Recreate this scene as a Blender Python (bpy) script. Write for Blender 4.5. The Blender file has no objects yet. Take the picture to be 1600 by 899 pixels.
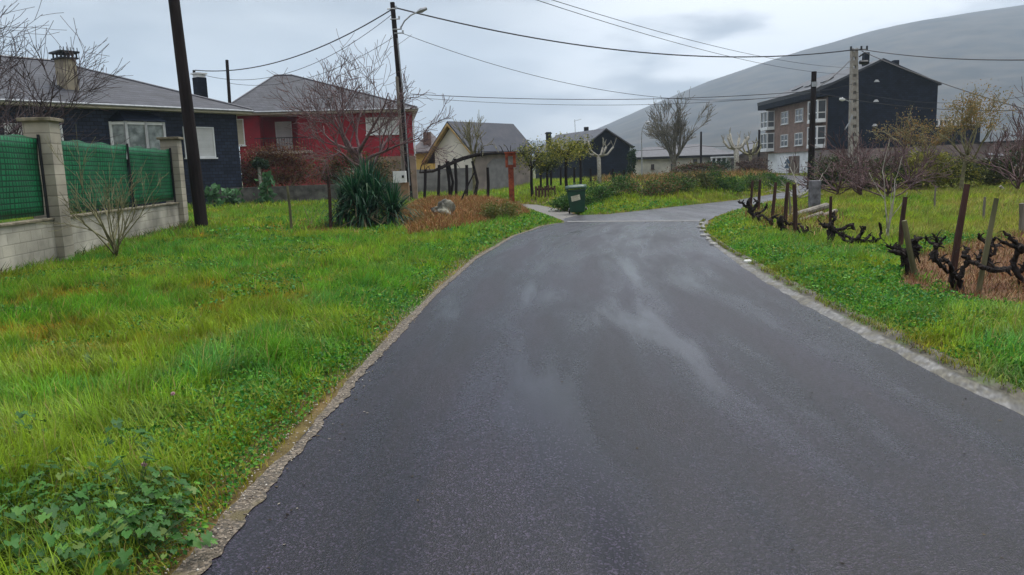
import bpy, math, random
import numpy as np
from mathutils import Vector, Matrix
from mathutils.geometry import tessellate_polygon
rnd = random.Random(7)
rng = np.random.default_rng(11)
R = math.radians
sc = bpy.context.scene
# ------------------------------------------------------------------ camera
FPX, PITCH, ROLL, CZ = 1200.0, math.atan(184.5/1200), R(2.0), 1.6
cam_d = bpy.data.cameras.new('camera'); cam = bpy.data.objects.new('camera', cam_d)
sc.collection.objects.link(cam); sc.camera = cam
cam_d.sensor_width = 36.0; cam_d.lens = 36.0*FPX/1600.0
cam_d.clip_start = 0.05; cam_d.clip_end = 20000
upc = Vector((0, math.sin(PITCH), math.cos(PITCH))); fwd = Vector((0, math.cos(PITCH), -math.sin(PITCH)))
ax = Vector((1, 0, 0))
cx_ = ax*math.cos(ROLL) - upc*math.sin(ROLL); cy_ = ax*math.sin(ROLL) + upc*math.cos(ROLL)
m = Matrix((cx_, cy_, -fwd)).transposed().to_4x4(); m.translation = (0, 0, CZ)
cam.matrix_world = m
# ------------------------------------------------------------------ sky, sun, exposure
SUN_EL, SUN_AZ = R(66), R(30)
w = bpy.data.worlds.new('World'); sc.world = w; w.use_nodes = True
nt = w.node_tree; nt.nodes.clear()
def wn(t, **k):
    n = nt.nodes.new(t)
    for a, b in k.items(): setattr(n, a, b)
    return n
sky = wn('ShaderNodeTexSky', sky_type='NISHITA', sun_disc=False, sun_elevation=SUN_EL, sun_rotation=SUN_AZ)
bg1 = wn('ShaderNodeBackground'); bg1.inputs[1].default_value = 0.06
nt.links.new(sky.outputs[0], bg1.inputs[0])
tc = wn('ShaderNodeTexCoord')
mp = wn('ShaderNodeMapping'); mp.inputs['Scale'].default_value = (1.6, 1.6, 5.5)
nt.links.new(tc.outputs['Generated'], mp.inputs[0])
n1 = wn('ShaderNodeTexNoise'); n1.inputs['Scale'].default_value = 1.7; n1.inputs['Detail'].default_value = 6; n1.inputs['Roughness'].default_value = .52
n1.inputs['Distortion'].default_value = .3
nt.links.new(mp.outputs[0], n1.inputs[0])
cr = wn('ShaderNodeValToRGB')
cr.color_ramp.elements[0].position = .40; cr.color_ramp.elements[0].color = (.158, .174, .200, 1)
cr.color_ramp.elements[1].position = .62; cr.color_ramp.elements[1].color = (.325, .340, .358, 1)
nt.links.new(n1.outputs[0], cr.inputs[0])
# thin cloud in front of the hidden sun: brighter patch
dt = wn('ShaderNodeVectorMath', operation='DOT_PRODUCT')
nt.links.new(tc.outputs['Generated'], dt.inputs[0])
g = Vector((.36, .9, .17)).normalized(); dt.inputs[1].default_value = g
mr = wn('ShaderNodeMapRange', interpolation_type='SMOOTHSTEP'); mr.inputs[1].default_value = .90; mr.inputs[2].default_value = 1.0
nt.links.new(dt.outputs['Value'], mr.inputs[0])
n2 = wn('ShaderNodeTexNoise'); n2.inputs['Scale'].default_value = 3.2; n2.inputs['Detail'].default_value = 7
nt.links.new(mp.outputs[0], n2.inputs[0])
mr2 = wn('ShaderNodeMapRange', interpolation_type='SMOOTHSTEP'); mr2.inputs[1].default_value = .36; mr2.inputs[2].default_value = .58
nt.links.new(n2.outputs[0], mr2.inputs[0])
mu = wn('ShaderNodeMath', operation='MULTIPLY'); nt.links.new(mr.outputs[0], mu.inputs[0]); nt.links.new(mr2.outputs[0], mu.inputs[1])
mx = wn('ShaderNodeMix', data_type='RGBA'); nt.links.new(mu.outputs[0], mx.inputs['Factor'])
nt.links.new(cr.outputs[0], mx.inputs[6]); mx.inputs[7].default_value = (.64, .645, .65, 1)
# an overcast sky is brighter towards the zenith
sx = wn('ShaderNodeSeparateXYZ'); nt.links.new(tc.outputs['Generated'], sx.inputs[0])
mr3 = wn('ShaderNodeMapRange', interpolation_type='SMOOTHSTEP'); mr3.inputs[1].default_value = .3; mr3.inputs[2].default_value = .95; mr3.inputs[3].default_value = 1.0; mr3.inputs[4].default_value = 3.0
nt.links.new(sx.outputs[2], mr3.inputs[0])
bg2 = wn('ShaderNodeBackground'); nt.links.new(mx.outputs[2], bg2.inputs[0]); nt.links.new(mr3.outputs[0], bg2.inputs[1])
ms = wn('ShaderNodeMixShader'); ms.inputs[0].default_value = .9
nt.links.new(bg1.outputs[0], ms.inputs[1]); nt.links.new(bg2.outputs[0], ms.inputs[2])
wo = wn('ShaderNodeOutputWorld'); nt.links.new(ms.outputs[0], wo.inputs[0])
sd = bpy.data.lights.new('sun', 'SUN'); sd.energy = 1.5; sd.angle = R(40); sd.color = (1, .97, .92)
so = bpy.data.objects.new('sun', sd); sc.collection.objects.link(so)
sv = Vector((math.sin(SUN_AZ)*math.cos(SUN_EL), math.cos(SUN_AZ)*math.cos(SUN_EL), math.sin(SUN_EL)))
so.rotation_euler = sv.to_track_quat('Z', 'Y').to_euler(); so.location = (0, 0, 60)
sc.view_settings.view_transform = 'Standard'; sc.view_settings.look = 'None'; sc.view_settings.gamma = 1
sc.view_settings.exposure = 1.2
sc.render.engine = 'CYCLES'
sc.cycles.use_denoising = True
sc.cycles.max_bounces = 5; sc.cycles.diffuse_bounces = 2; sc.cycles.glossy_bounces = 2; sc.cycles.transmission_bounces = 3
sc.cycles.volume_bounces = 2; sc.cycles.transparent_max_bounces = 6
HAZE = 0.00032

# ------------------------------------------------------------------ pixel -> world
def ray(px, py):
    u, v = px-800, py-449.5
    a = u*math.cos(ROLL) - v*math.sin(ROLL); b = -u*math.sin(ROLL) - v*math.cos(ROLL)
    return (a, b*math.sin(PITCH)+FPX*math.cos(PITCH), b*math.cos(PITCH)-FPX*math.sin(PITCH))
def g0(px, py, z=0.0):
    d = ray(px, py); t = (z-CZ)/d[2]; return (d[0]*t, d[1]*t, z)
def at(px, py, Y):
    d = ray(px, py); t = Y/d[1]; return Vector((d[0]*t, Y, CZ+d[2]*t))

# ------------------------------------------------------------------ ground plan
P2 = lambda l: np.array([g0(*p)[:2] for p in l])
left_edge = np.vstack([[(-1.9, -9), (-1.6, -2), (-1.42, 1.2)], P2([(300, 899), (345, 843), (420, 745), (500, 650), (560, 588), (620, 522), (680, 458), (740, 406), (800, 370), (850, 353), (885, 347)])])
right_edge = np.vstack([[(3.6, -9), (3.35, -2), (3.2, 2)], P2([(1600, 648), (1500, 602), (1420, 562), (1330, 515), (1250, 472), (1190, 437), (1140, 402), (1110, 380), (1098, 362), (1100, 352), (1106, 346)])])
main_poly = np.vstack([left_edge, right_edge[::-1]])
far_low = P2([(1106, 345), (1120, 338), (1160, 326), (1200, 316.5), (1235, 309)])
far_up = P2([(903, 336.5), (950, 335), (1000, 329.5), (1080, 320.5), (1150, 313), (1200, 305), (1235, 298.5)])
far_poly = np.vstack([P2([(1106, 351)]), P2([(884, 352), (880, 342)]), far_up, [(18.5, 49), (22, 62), (24, 80), (24, 118)], [(29, 118), (29, 80), (26.5, 62), (20, 47)], far_low[::-1]])
lane_poly = np.vstack([P2([(884, 346), (862, 338), (835, 329), (812, 322)]), [(-2.6, 37), (-6.6, 44.6), (-13, 51)], [(-13.8, 53.5), (-6.5, 48), (-2.0, 40.5)], P2([(838, 320), (870, 326), (903, 336)])])
inner = right_edge
outer = np.vstack([[(3.95, -9), (3.7, -2), (3.5, 2)], P2([(1600, 612), (1500, 566), (1420, 527), (1330, 484), (1250, 446), (1190, 414), (1140, 387), (1108, 367), (1093, 354), (1092, 348), (1098, 343)])])
def resample(pts, n):
    pts = np.asarray(pts, float); d = np.r_[0, np.cumsum(np.hypot(*np.diff(pts, axis=0).T))]
    t = np.linspace(0, d[-1], n); return np.c_[np.interp(t, d, pts[:, 0]), np.interp(t, d, pts[:, 1])]
def smooth(pts, n, it=6):
    p = resample(pts, n)
    for _ in range(it): p[1:-1] = (p[:-2]+2*p[1:-1]+p[2:])/4
    return p
le = smooth(left_edge, 160); re_ = smooth(right_edge, 160); oe = smooth(outer, 160)
main_poly = np.vstack([le, re_[::-1]])
kerb_poly = np.vstack([re_, oe[::-1]])
def dist_poly(x, y, poly, closed=True):
    x = np.asarray(x, float); y = np.asarray(y, float); best = np.full(x.shape, 1e9)
    n = len(poly)
    for i in range(n if closed else n-1):
        a = poly[i]; b = poly[(i+1) % n]; dx, dy = b-a; L = dx*dx+dy*dy+1e-12
        t = np.clip(((x-a[0])*dx+(y-a[1])*dy)/L, 0, 1)
        best = np.minimum(best, (x-a[0]-t*dx)**2+(y-a[1]-t*dy)**2)
    return np.sqrt(best)
def inside(x, y, poly):
    r = np.zeros(np.shape(x), bool); n = len(poly)
    for i in range(n):
        x1, y1 = poly[i]; x2, y2 = poly[(i+1) % n]
        c = ((y1 > y) != (y2 > y)) & (x < (x2-x1)*(y-y1)/(y2-y1+1e-12)+x1); r ^= c
    return r
def sub(poly, k): return poly[::k]
POLYS = [np.vstack([sub(le, 4), sub(re_, 4)[::-1]]), far_poly, lane_poly, np.vstack([sub(re_, 4), (sub(re_, 4)*.53+sub(oe, 4)*.47)[::-1]])]
def road_dist(x, y):
    d = np.full(np.shape(x), 1e9); ins = np.zeros(np.shape(x), bool)
    for p in POLYS:
        d = np.minimum(d, dist_poly(x, y, p)); ins |= inside(x, y, p)
    return np.where(ins, -d, d)
def ss(t): t = np.clip(t, 0, 1); return t*t*(3-2*t)
_lat = rng.random((256, 256))
def vn(x, y, s, o=0):
    x = np.asarray(x)/s+o*17.3; y = np.asarray(y)/s+o*31.7
    i = np.floor(x).astype(int); j = np.floor(y).astype(int); fx = ss(x-i); fy = ss(y-j); i %= 256; j %= 256; i1 = (i+1) % 256; j1 = (j+1) % 256
    return (_lat[i, j]*(1-fx)+_lat[i1, j]*fx)*(1-fy)+(_lat[i, j1]*(1-fx)+_lat[i1, j1]*fx)*fy
def fb(x, y, s, o=0): return vn(x, y, s, o)*.5+vn(x, y, s/2.1, o+1)*.3+vn(x, y, s/4.7, o+2)*.2
def H(x, y, d=None):
    x = np.asarray(x, float); y = np.asarray(y, float)
    if d is None: d = road_dist(x, y)
    near = np.where(d > 0, 1, 0)
    h = ss(d/1.4)*.05 + ss((d-.1)/2.5)*.10*(fb(x, y, 2.3, 5)-.35)
    left = ss((-x-1)/5)*ss((y-12)/14)*.15
    bank = ss((y-x*.6-24)/6)*ss((x+1)/4)*ss(d/2.2)*.38*ss((90-y)/30)
    return near*np.maximum(h+left*ss(d/3)+bank, 0.0)
def G(px, py):
    z = 0.0
    for _ in range(8):
        p = g0(px, py, z); z = float(H(np.array([p[0]]), np.array([p[1]]))[0])
    return Vector((p[0], p[1], z))
def hz(x, y): return float(H(np.array([x]), np.array([y]))[0])

# ------------------------------------------------------------------ materials
MT = {}
def nodes(mat):
    t = mat.node_tree; return t, t.nodes, t.links
def mat(name, col, rough=.6, var=.25, scale=6, bump=.0, bscale=None, metal=0, spec=.5, col2=None, detail=6, stretch=(1, 1, 1), lo=.35, hi=.65):
    if name in MT: return MT[name]
    M = bpy.data.materials.new(name); M.use_nodes = True; t, N, L = nodes(M); b = N['Principled BSDF']
    tc = N.new('ShaderNodeTexCoord'); mp = N.new('ShaderNodeMapping'); mp.inputs['Scale'].default_value = stretch
    L.new(tc.outputs['Object'], mp.inputs[0])
    n = N.new('ShaderNodeTexNoise'); n.inputs['Scale'].default_value = scale; n.inputs['Detail'].default_value = detail; L.new(mp.outputs[0], n.inputs[0])
    r = N.new('ShaderNodeValToRGB'); r.color_ramp.elements[0].position = lo; r.color_ramp.elements[1].position = hi
    c2 = col2 or tuple(min(1, c*(1+var)) for c in col); c1 = col if col2 else tuple(c*(1-var) for c in col)
    r.color_ramp.elements[0].color = (*c1, 1); r.color_ramp.elements[1].color = (*c2, 1)
    L.new(n.outputs[0], r.inputs[0]); L.new(r.outputs[0], b.inputs['Base Color'])
    b.inputs['Roughness'].default_value = rough; b.inputs['Metallic'].default_value = metal; b.inputs['Specular IOR Level'].default_value = spec
    if bump:
        n2 = N.new('ShaderNodeTexNoise'); n2.inputs['Scale'].default_value = bscale or scale*4; n2.inputs['Detail'].default_value = 5; L.new(mp.outputs[0], n2.inputs[0])
        bm = N.new('ShaderNodeBump'); bm.inputs['Strength'].default_value = bump; bm.inputs['Distance'].default_value = .02; L.new(n2.outputs[0], bm.inputs['Height']); L.new(bm.outputs[0], b.inputs['Normal'])
    MT[name] = M; return M
def brick(name, c1, c2, mortar, bw=.4, bh=.2, rough=.7, ms=.02, bump=.4, dirt=.3, off=.5, spec=.5, vs=1.0):
    """brickwork, blocks, slates: pattern in the object's own space, u = x+y, v = z"""
    if name in MT: return MT[name]
    M = bpy.data.materials.new(name); M.use_nodes = True; t, N, L = nodes(M); b = N['Principled BSDF']
    tc = N.new('ShaderNodeTexCoord'); s = N.new('ShaderNodeSeparateXYZ'); L.new(tc.outputs['Object'], s.inputs[0])
    a = N.new('ShaderNodeMath'); L.new(s.outputs[0], a.inputs[0]); L.new(s.outputs[1], a.inputs[1])
    z = N.new('ShaderNodeMath'); z.operation = 'MULTIPLY'; L.new(s.outputs[2], z.inputs[0]); z.inputs[1].default_value = vs
    c = N.new('ShaderNodeCombineXYZ'); L.new(a.outputs[0], c.inputs[0]); L.new(z.outputs[0], c.inputs[1])
    k = N.new('ShaderNodeTexBrick'); k.offset = off; k.inputs['Scale'].default_value = 1; k.inputs['Brick Width'].default_value = bw; k.inputs['Row Height'].default_value = bh
    k.inputs['Mortar Size'].default_value = ms; k.inputs['Mortar Smooth'].default_value = .3; k.inputs['Bias'].default_value = 0
    k.inputs['Color1'].default_value = (*c1, 1); k.inputs['Color2'].default_value = (*c2, 1); k.inputs['Mortar'].default_value = (*mortar, 1)
    L.new(c.outputs[0], k.inputs['Vector'])
    n = N.new('ShaderNodeTexNoise'); n.inputs['Scale'].default_value = 1.3; n.inputs['Detail'].default_value = 8; L.new(tc.outputs['Object'], n.inputs[0])
    mr = N.new('ShaderNodeMapRange'); mr.inputs[1].default_value = .35; mr.inputs[2].default_value = .7; mr.inputs[3].default_value = 1-dirt; mr.inputs[4].default_value = 1+dirt*.4; L.new(n.outputs[0], mr.inputs[0])
    mx = N.new('ShaderNodeMix'); mx.data_type = 'RGBA'; mx.blend_type = 'MULTIPLY'; mx.inputs[0].default_value = 1; L.new(k.outputs[0], mx.inputs[6]); L.new(mr.outputs[0], mx.inputs[7])
    L.new(mx.outputs[2], b.inputs['Base Color']); b.inputs['Roughness'].default_value = rough; b.inputs['Specular IOR Level'].default_value = spec
    bm = N.new('ShaderNodeBump'); bm.inputs['Strength'].default_value = bump; bm.inputs['Distance'].default_value = .01; bm.invert = True; L.new(k.outputs['Fac'], bm.inputs['Height']); L.new(bm.outputs[0], b.inputs['Normal'])
    MT[name] = M; return M
def leafmat(name, trans=.3, rough=.45, spec=.4):
    """plants: colour of each leaf comes from the mesh"""
    if name in MT: return MT[name]
    M = bpy.data.materials.new(name); M.use_nodes = True; t, N, L = nodes(M); b = N['Principled BSDF']
    a = N.new('ShaderNodeAttribute'); a.attribute_name = 'Col'; L.new(a.outputs[0], b.inputs['Base Color'])
    b.inputs['Roughness'].default_value = rough; b.inputs['Specular IOR Level'].default_value = spec
    tr = N.new('ShaderNodeBsdfTranslucent'); L.new(a.outputs[0], tr.inputs[0]); mx = N.new('ShaderNodeMixShader'); mx.inputs[0].default_value = trans
    L.new(b.outputs[0], mx.inputs[1]); L.new(tr.outputs[0], mx.inputs[2]); L.new(mx.outputs[0], N['Material Output'].inputs[0])
    MT[name] = M; return M
LEAF = leafmat('leaf', .3, .55, .22); BLADE = leafmat('grass_blade', .42, .5, .3); DRY = leafmat('dry_plant', .15, .8, .1)
def glassm():
    M = mat('window_glass', (.03, .035, .04), .12, .3, 1.5, spec=.6); return M

def asphalt(name, c, r0, r1, glint=1.0, lane=False):
    M = bpy.data.materials.new(name); M.use_nodes = True; t, N, L = nodes(M); b = N['Principled BSDF']
    tc = N.new('ShaderNodeTexCoord')
    def noise(s, d, st=(1, 1, 1), dist=0, src='Object'):
        mp = N.new('ShaderNodeMapping'); mp.inputs['Scale'].default_value = st; L.new(tc.outputs[src], mp.inputs[0])
        n = N.new('ShaderNodeTexNoise'); n.inputs['Scale'].default_value = s; n.inputs['Detail'].default_value = d; n.inputs['Distortion'].default_value = dist; L.new(mp.outputs[0], n.inputs[0]); return n
    def rng_(src, a, b_, c_, d_):
        m_ = N.new('ShaderNodeMapRange'); m_.inputs[1].default_value = a; m_.inputs[2].default_value = b_; m_.inputs[3].default_value = c_; m_.inputs[4].default_value = d_; L.new(src, m_.inputs[0]); return m_
    v = N.new('ShaderNodeTexVoronoi'); v.inputs['Scale'].default_value = 120; L.new(tc.outputs['Object'], v.inputs[0])
    cr = N.new('ShaderNodeValToRGB'); e = cr.color_ramp.elements; e[0].position = .1; e[0].color = (c[0]*.35, c[1]*.34, c[2]*.35, 1); e[1].position = .97; e[1].color = (c[0]*4.5, c[1]*4.3, c[2]*4.2, 1)
    x = e.new(.78); x.color = (c[0]*1.2, c[1]*1.15, c[2]*1.2, 1)
    sp = N.new('ShaderNodeSeparateColor'); L.new(v.outputs['Color'], sp.inputs[0]); L.new(sp.outputs[0], cr.inputs[0])
    wear = noise(.8, 8, (1.6, .30, 1), .3, 'UV' if lane else 'Object'); wr = rng_(wear.outputs[0], .35, .68, .6, 1.4)
    mx = N.new('ShaderNodeMix'); mx.data_type = 'RGBA'; mx.blend_type = 'MULTIPLY'; mx.inputs[0].default_value = 1; L.new(cr.outputs[0], mx.inputs[6]); L.new(wr.outputs[0], mx.inputs[7]); L.new(mx.outputs[2], b.inputs['Base Color'])
    wet = noise(1.1, 12, (1.9, .30, 1), .35, 'UV' if lane else 'Object')
    if lane:   # tyres polish two paths and leave a wetter crown between them
        su = N.new('ShaderNodeSeparateXYZ'); L.new(tc.outputs['UV'], su.inputs[0]); mw = N.new('ShaderNodeMath'); mw.operation = 'MULTIPLY'; mw.inputs[1].default_value = 4.6; L.new(su.outputs[0], mw.inputs[0]); cw = N.new('ShaderNodeMath'); cw.operation = 'COSINE'; L.new(mw.outputs[0], cw.inputs[0])
        aw = N.new('ShaderNodeMath'); aw.operation = 'MULTIPLY_ADD'; aw.inputs[1].default_value = .035; L.new(cw.outputs[0], aw.inputs[0]); L.new(wet.outputs[0], aw.inputs[2]); wet = aw
    wt = rng_(wet.outputs[0], .38, .70, r1, r0)
    fine = noise(40, 3); fr = rng_(fine.outputs[0], .3, .7, -.06, .06)
    ad = N.new('ShaderNodeMath'); L.new(wt.outputs[0], ad.inputs[0]); L.new(fr.outputs[0], ad.inputs[1]); L.new(ad.outputs[0], b.inputs['Roughness'])
    # wet film smooths the stones where it stands
    bs = rng_(wet.outputs[0], .42, .66, .75, .22)
    bm = N.new('ShaderNodeBump'); bm.inputs['Distance'].default_value = .003; L.new(bs.outputs[0], bm.inputs['Strength']); L.new(v.outputs['Distance'], bm.inputs['Height']); L.new(bm.outputs[0], b.inputs['Normal'])
    b.inputs['Specular IOR Level'].default_value = .5*glint
    return M

def groundmat():
    M = bpy.data.materials.new('soil_and_turf'); M.use_nodes = True; t, N, L = nodes(M); b = N['Principled BSDF']
    a = N.new('ShaderNodeAttribute'); a.attribute_name = 'Col'; tc = N.new('ShaderNodeTexCoord')
    n = N.new('ShaderNodeTexNoise'); n.inputs['Scale'].default_value = 9; n.inputs['Detail'].default_value = 9; n.inputs['Roughness'].default_value = .7; L.new(tc.outputs['Object'], n.inputs[0])
    mr = N.new('ShaderNodeMapRange'); mr.inputs[1].default_value = .3; mr.inputs[2].default_value = .7; mr.inputs[3].default_value = .5; mr.inputs[4].default_value = 1.5; L.new(n.outputs[0], mr.inputs[0])
    mx = N.new('ShaderNodeMix'); mx.data_type = 'RGBA'; mx.blend_type = 'MULTIPLY'; mx.inputs[0].default_value = 1; L.new(a.outputs[0], mx.inputs[6]); L.new(mr.outputs[0], mx.inputs[7]); L.new(mx.outputs[2], b.inputs['Base Color'])
    b.inputs['Roughness'].default_value = .9; b.inputs['Specular IOR Level'].default_value = .2
    bm = N.new('ShaderNodeBump'); bm.inputs['Distance'].default_value = .04; bm.inputs['Strength'].default_value = .8; L.new(n.outputs[0], bm.inputs['Height']); L.new(bm.outputs[0], b.inputs['Normal'])
    return M

# ------------------------------------------------------------------ object helpers
COL = sc.collection
def tag(o, label=None, cat=None, group=None, kind=None):
    if label: o['label'] = label
    if cat: o['category'] = cat
    if group: o['group'] = group
    if kind: o['kind'] = kind
    return o
def link(name, me, parent=None, loc=None):
    o = bpy.data.objects.new(name, me); COL.objects.link(o)
    if parent is not None: o.parent = parent
    if loc is not None: o.location = loc
    return o
def empty(name, loc, label, cat, group=None, rz=0):
    o = bpy.data.objects.new(name, None); COL.objects.link(o); o.location = loc; o.rotation_euler = (0, 0, rz); o.empty_display_size = .3
    return tag(o, label, cat, group)
class MB:
    def __init__(s): s.v = []; s.f = []
    def add(s, vs, fs):
        n = len(s.v); s.v += [tuple(v) for v in vs]; s.f += [tuple(i+n for i in f) for f in fs]; return s
    def box(s, x0, x1, y0, y1, z0, z1, rz=0, c=None):
        vs = [(x0, y0, z0), (x1, y0, z0), (x1, y1, z0), (x0, y1, z0), (x0, y0, z1), (x1, y0, z1), (x1, y1, z1), (x0, y1, z1)]
        if rz:
            c = c or ((x0+x1)/2, (y0+y1)/2); k, q = math.cos(rz), math.sin(rz)
            vs = [(c[0]+(x-c[0])*k-(y-c[1])*q, c[1]+(x-c[0])*q+(y-c[1])*k, z) for x, y, z in vs]
        return s.add(vs, [(0, 3, 2, 1), (4, 5, 6, 7), (0, 1, 5, 4), (1, 2, 6, 5), (2, 3, 7, 6), (3, 0, 4, 7)])
    def slab(s, poly, t):
        """thick polygon: poly = 3-D points (planar), extruded by vector t"""
        n = len(poly); P = [Vector(p) for p in poly]; T = Vector(t)
        vs = P+[p+T for p in P]; fs = [tuple(range(n)), tuple(range(2*n-1, n-1, -1))]+[(i, i+n, (i+1) % n+n, (i+1) % n) for i in range(n)]
        return s.add(vs, fs)
    def tube(s, pts, rad, n=6, caps=True, jit=0):
        P = [Vector(p) for p in pts]; m_ = len(P)
        if not hasattr(rad, '__len__'): rad = [rad]*m_
        base = len(s.v); up = None
        for i, p in enumerate(P):
            t = (P[min(i+1, m_-1)]-P[max(i-1, 0)]);
            t = t.normalized() if t.length > 1e-9 else Vector((0, 0, 1))
            if up is None: up = t.orthogonal().normalized()
            up = (up-t*up.dot(t)); up = up.normalized() if up.length > 1e-6 else t.orthogonal().normalized()
            q = t.cross(up)
            for k in range(n):
                a = 2*math.pi*k/n; r = rad[i]*(1+(rnd.random()-.5)*jit) ; s.v.append(tuple(p+up*(math.cos(a)*r)+q*(math.sin(a)*r)))
        for i in range(m_-1):
            for k in range(n):
                a = base+i*n+k; b = base+i*n+(k+1) % n; s.f.append((a, b, b+n, a+n))
        if caps: s.f.append(tuple(base+k for k in range(n-1, -1, -1))); s.f.append(tuple(base+(m_-1)*n+k for k in range(n)))
        return s
    def build(s, name, mt, parent=None, loc=None, smooth=False, bev=0):
        me = bpy.data.meshes.new(name); me.from_pydata(s.v, [], s.f); me.materials.append(mt); me.validate(); me.update()
        if smooth: me.polygons.foreach_set('use_smooth', [True]*len(me.polygons))
        o = link(name, me, parent, loc)
        if bev:
            b = o.modifiers.new('bevel', 'BEVEL'); b.width = bev; b.segments = 2; b.limit_method = 'ANGLE'; b.angle_limit = R(40)
        return o
def npmesh(name, V, F, col, mt, parent=None, loc=None):
    """V (n,3), F (m,k) one face size, col (n,3)"""
    me = bpy.data.meshes.new(name); V = np.ascontiguousarray(V, dtype=np.float32); F = np.ascontiguousarray(F, dtype=np.int32); k = F.shape[1]
    me.vertices.add(len(V)); me.vertices.foreach_set('co', V.ravel()); me.loops.add(F.size); me.loops.foreach_set('vertex_index', F.ravel())
    me.polygons.add(len(F)); me.polygons.foreach_set('loop_start', np.arange(0, F.size, k, dtype=np.int32)); me.update(calc_edges=True)
    if col is not None:
        a = me.color_attributes.new('Col', 'FLOAT_COLOR', 'POINT'); a.data.foreach_set('color', np.c_[col, np.ones(len(col))].astype(np.float32).ravel())
    me.materials.append(mt); return link(name, me, parent, loc)

# ------------------------------------------------------------------ ground sheets
def zone_noise(x, y): return fb(x, y, 1.5, 1), fb(x, y, .55, 9)
vine_soil = P2([(1402, 452), (1430, 406), (1480, 391), (1600, 366)]).tolist()+[[16, 17], [16, 9.2]]+P2([(1600, 494), (1500, 480), (1440, 466)]).tolist()
vine_soil = np.array(vine_soil)
brown = P2([(622, 345), (640, 378), (672, 374), (720, 365), (770, 353), (828, 341), (812, 326), (770, 320), (700, 321), (650, 325)])
strip_mix = lambda a, b, t: a*(1-t[:, None])+b*t[:, None]
C = lambda *c: np.array(c, float)
def gcol(x, y, d):
    n, n2 = zone_noise(x, y)
    c = strip_mix(C(.05, .075, .018)[None], C(.115, .085, .03)[None], ss((n-.4)/.25))
    c = strip_mix(c, C(.20, .12, .055)[None], (ss((n2-.62)/.1)*.6))
    vs = inside(x, y, vine_soil); c[vs] = strip_mix(C(.10, .045, .022)[None], C(.17, .10, .05)[None], ss((n2-.35)/.3))[vs]
    bs = inside(x, y, brown); c[bs] = C(.16, .085, .035)
    far = ss((y-55)/60)
    c = strip_mix(c, C(.075, .08, .035)[None], far*.8)
    return c
xs = np.r_[-2550, -1500, -700, -350, -180, -100, -60, np.arange(-36, -14, 1.0), np.arange(-14, 16, .2), np.arange(16, 42, 1.0), 60, 100, 180, 350, 700, 1500, 2900]
ys = np.r_[-58, -50, -40, -15, -6, np.arange(-2, 32, .2), np.arange(32, 60, .6), np.arange(60, 125, 3), 150, 220, 350, 600, 1000, 2000, 3600]
XX, YY = np.meshgrid(xs, ys); xf, yf = XX.ravel(), YY.ravel(); dd = road_dist(xf, yf)
zz = np.where(dd > 0, H(xf, yf, dd), 0)-.012-.03*ss((-dd)/.3)
nx, ny = len(xs), len(ys); idx = np.arange(nx*ny).reshape(ny, nx)
F = np.c_[idx[:-1, :-1].ravel(), idx[:-1, 1:].ravel(), idx[1:, 1:].ravel(), idx[1:, :-1].ravel()]
go = npmesh('ground', np.c_[xf, yf, zz], F, gcol(xf, yf, dd), groundmat()); tag(go, 'grassy and muddy ground on both sides of the road', 'ground', kind='structure')
def sheet(name, poly, z, mt, label, cat):
    P = [Vector((p[0], p[1], 0)) for p in poly]
    me = bpy.data.meshes.new(name); tri = tessellate_polygon([P]); vs = [(p.x, p.y, z) for p in P]
    fs = []
    for t in tri:
        a, b, c = (P[i] for i in t)
        fs.append(t if (b-a).cross(c-a).z > 0 else (t[0], t[2], t[1]))
    me.from_pydata(vs, [], fs); me.materials.append(mt); me.update(); o = link(name, me); tag(o, label, cat, kind='structure'); return o
ASPH = asphalt('wet_asphalt', (.0095, .0075, .0125), .13, .42, .58, True)
nr, nc_ = len(le), 9; Vr = []; UVr = []; alen = 0
for i in range(nr):
    if i: alen += float(np.hypot(*((le[i]+re_[i])/2-(le[i-1]+re_[i-1])/2)))
    for j in range(nc_): t = j/(nc_-1); p = le[i]*(1-t)+re_[i]*t; Vr.append((p[0], p[1], .004)); UVr.append((t*4.4, alen))
Fr = [(i*nc_+j, i*nc_+j+1, (i+1)*nc_+j+1, (i+1)*nc_+j) for i in range(nr-1) for j in range(nc_-1)]
me = bpy.data.meshes.new('road'); me.from_pydata(Vr, [], Fr); me.materials.append(ASPH); uvl = me.uv_layers.new(name='lane'); uvl.data.foreach_set('uv', np.array(UVr)[np.array(Fr).ravel()].ravel().astype(np.float32)); me.update()
tag(link('road', me), 'dark wet asphalt road curving away to the right', 'road', kind='structure')
sheet('far_road', far_poly, .0, asphalt('older_wet_asphalt', (.035, .034, .04), .27, .45, .7), 'paler wet road running off to the right beyond the junction', 'road')
sheet('side_lane', lane_poly, -.004, mat('lane_gravel', (.12, .11, .095), .6, .35, 30, .4), 'pale gravel lane turning off to the left by the bin', 'lane')
# joint line at the far end of the dark asphalt
j0 = P2([(886, 347.6), (1106, 346.4)]); j1 = P2([(886, 345.9), (1106, 344.9)])
sheet('road_joint', np.vstack([j0, j1[::-1]]), .009, mat('joint_grit', (.12, .115, .11), .6, .5, 14), 'pale transverse joint where the new asphalt ends', 'road')
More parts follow.
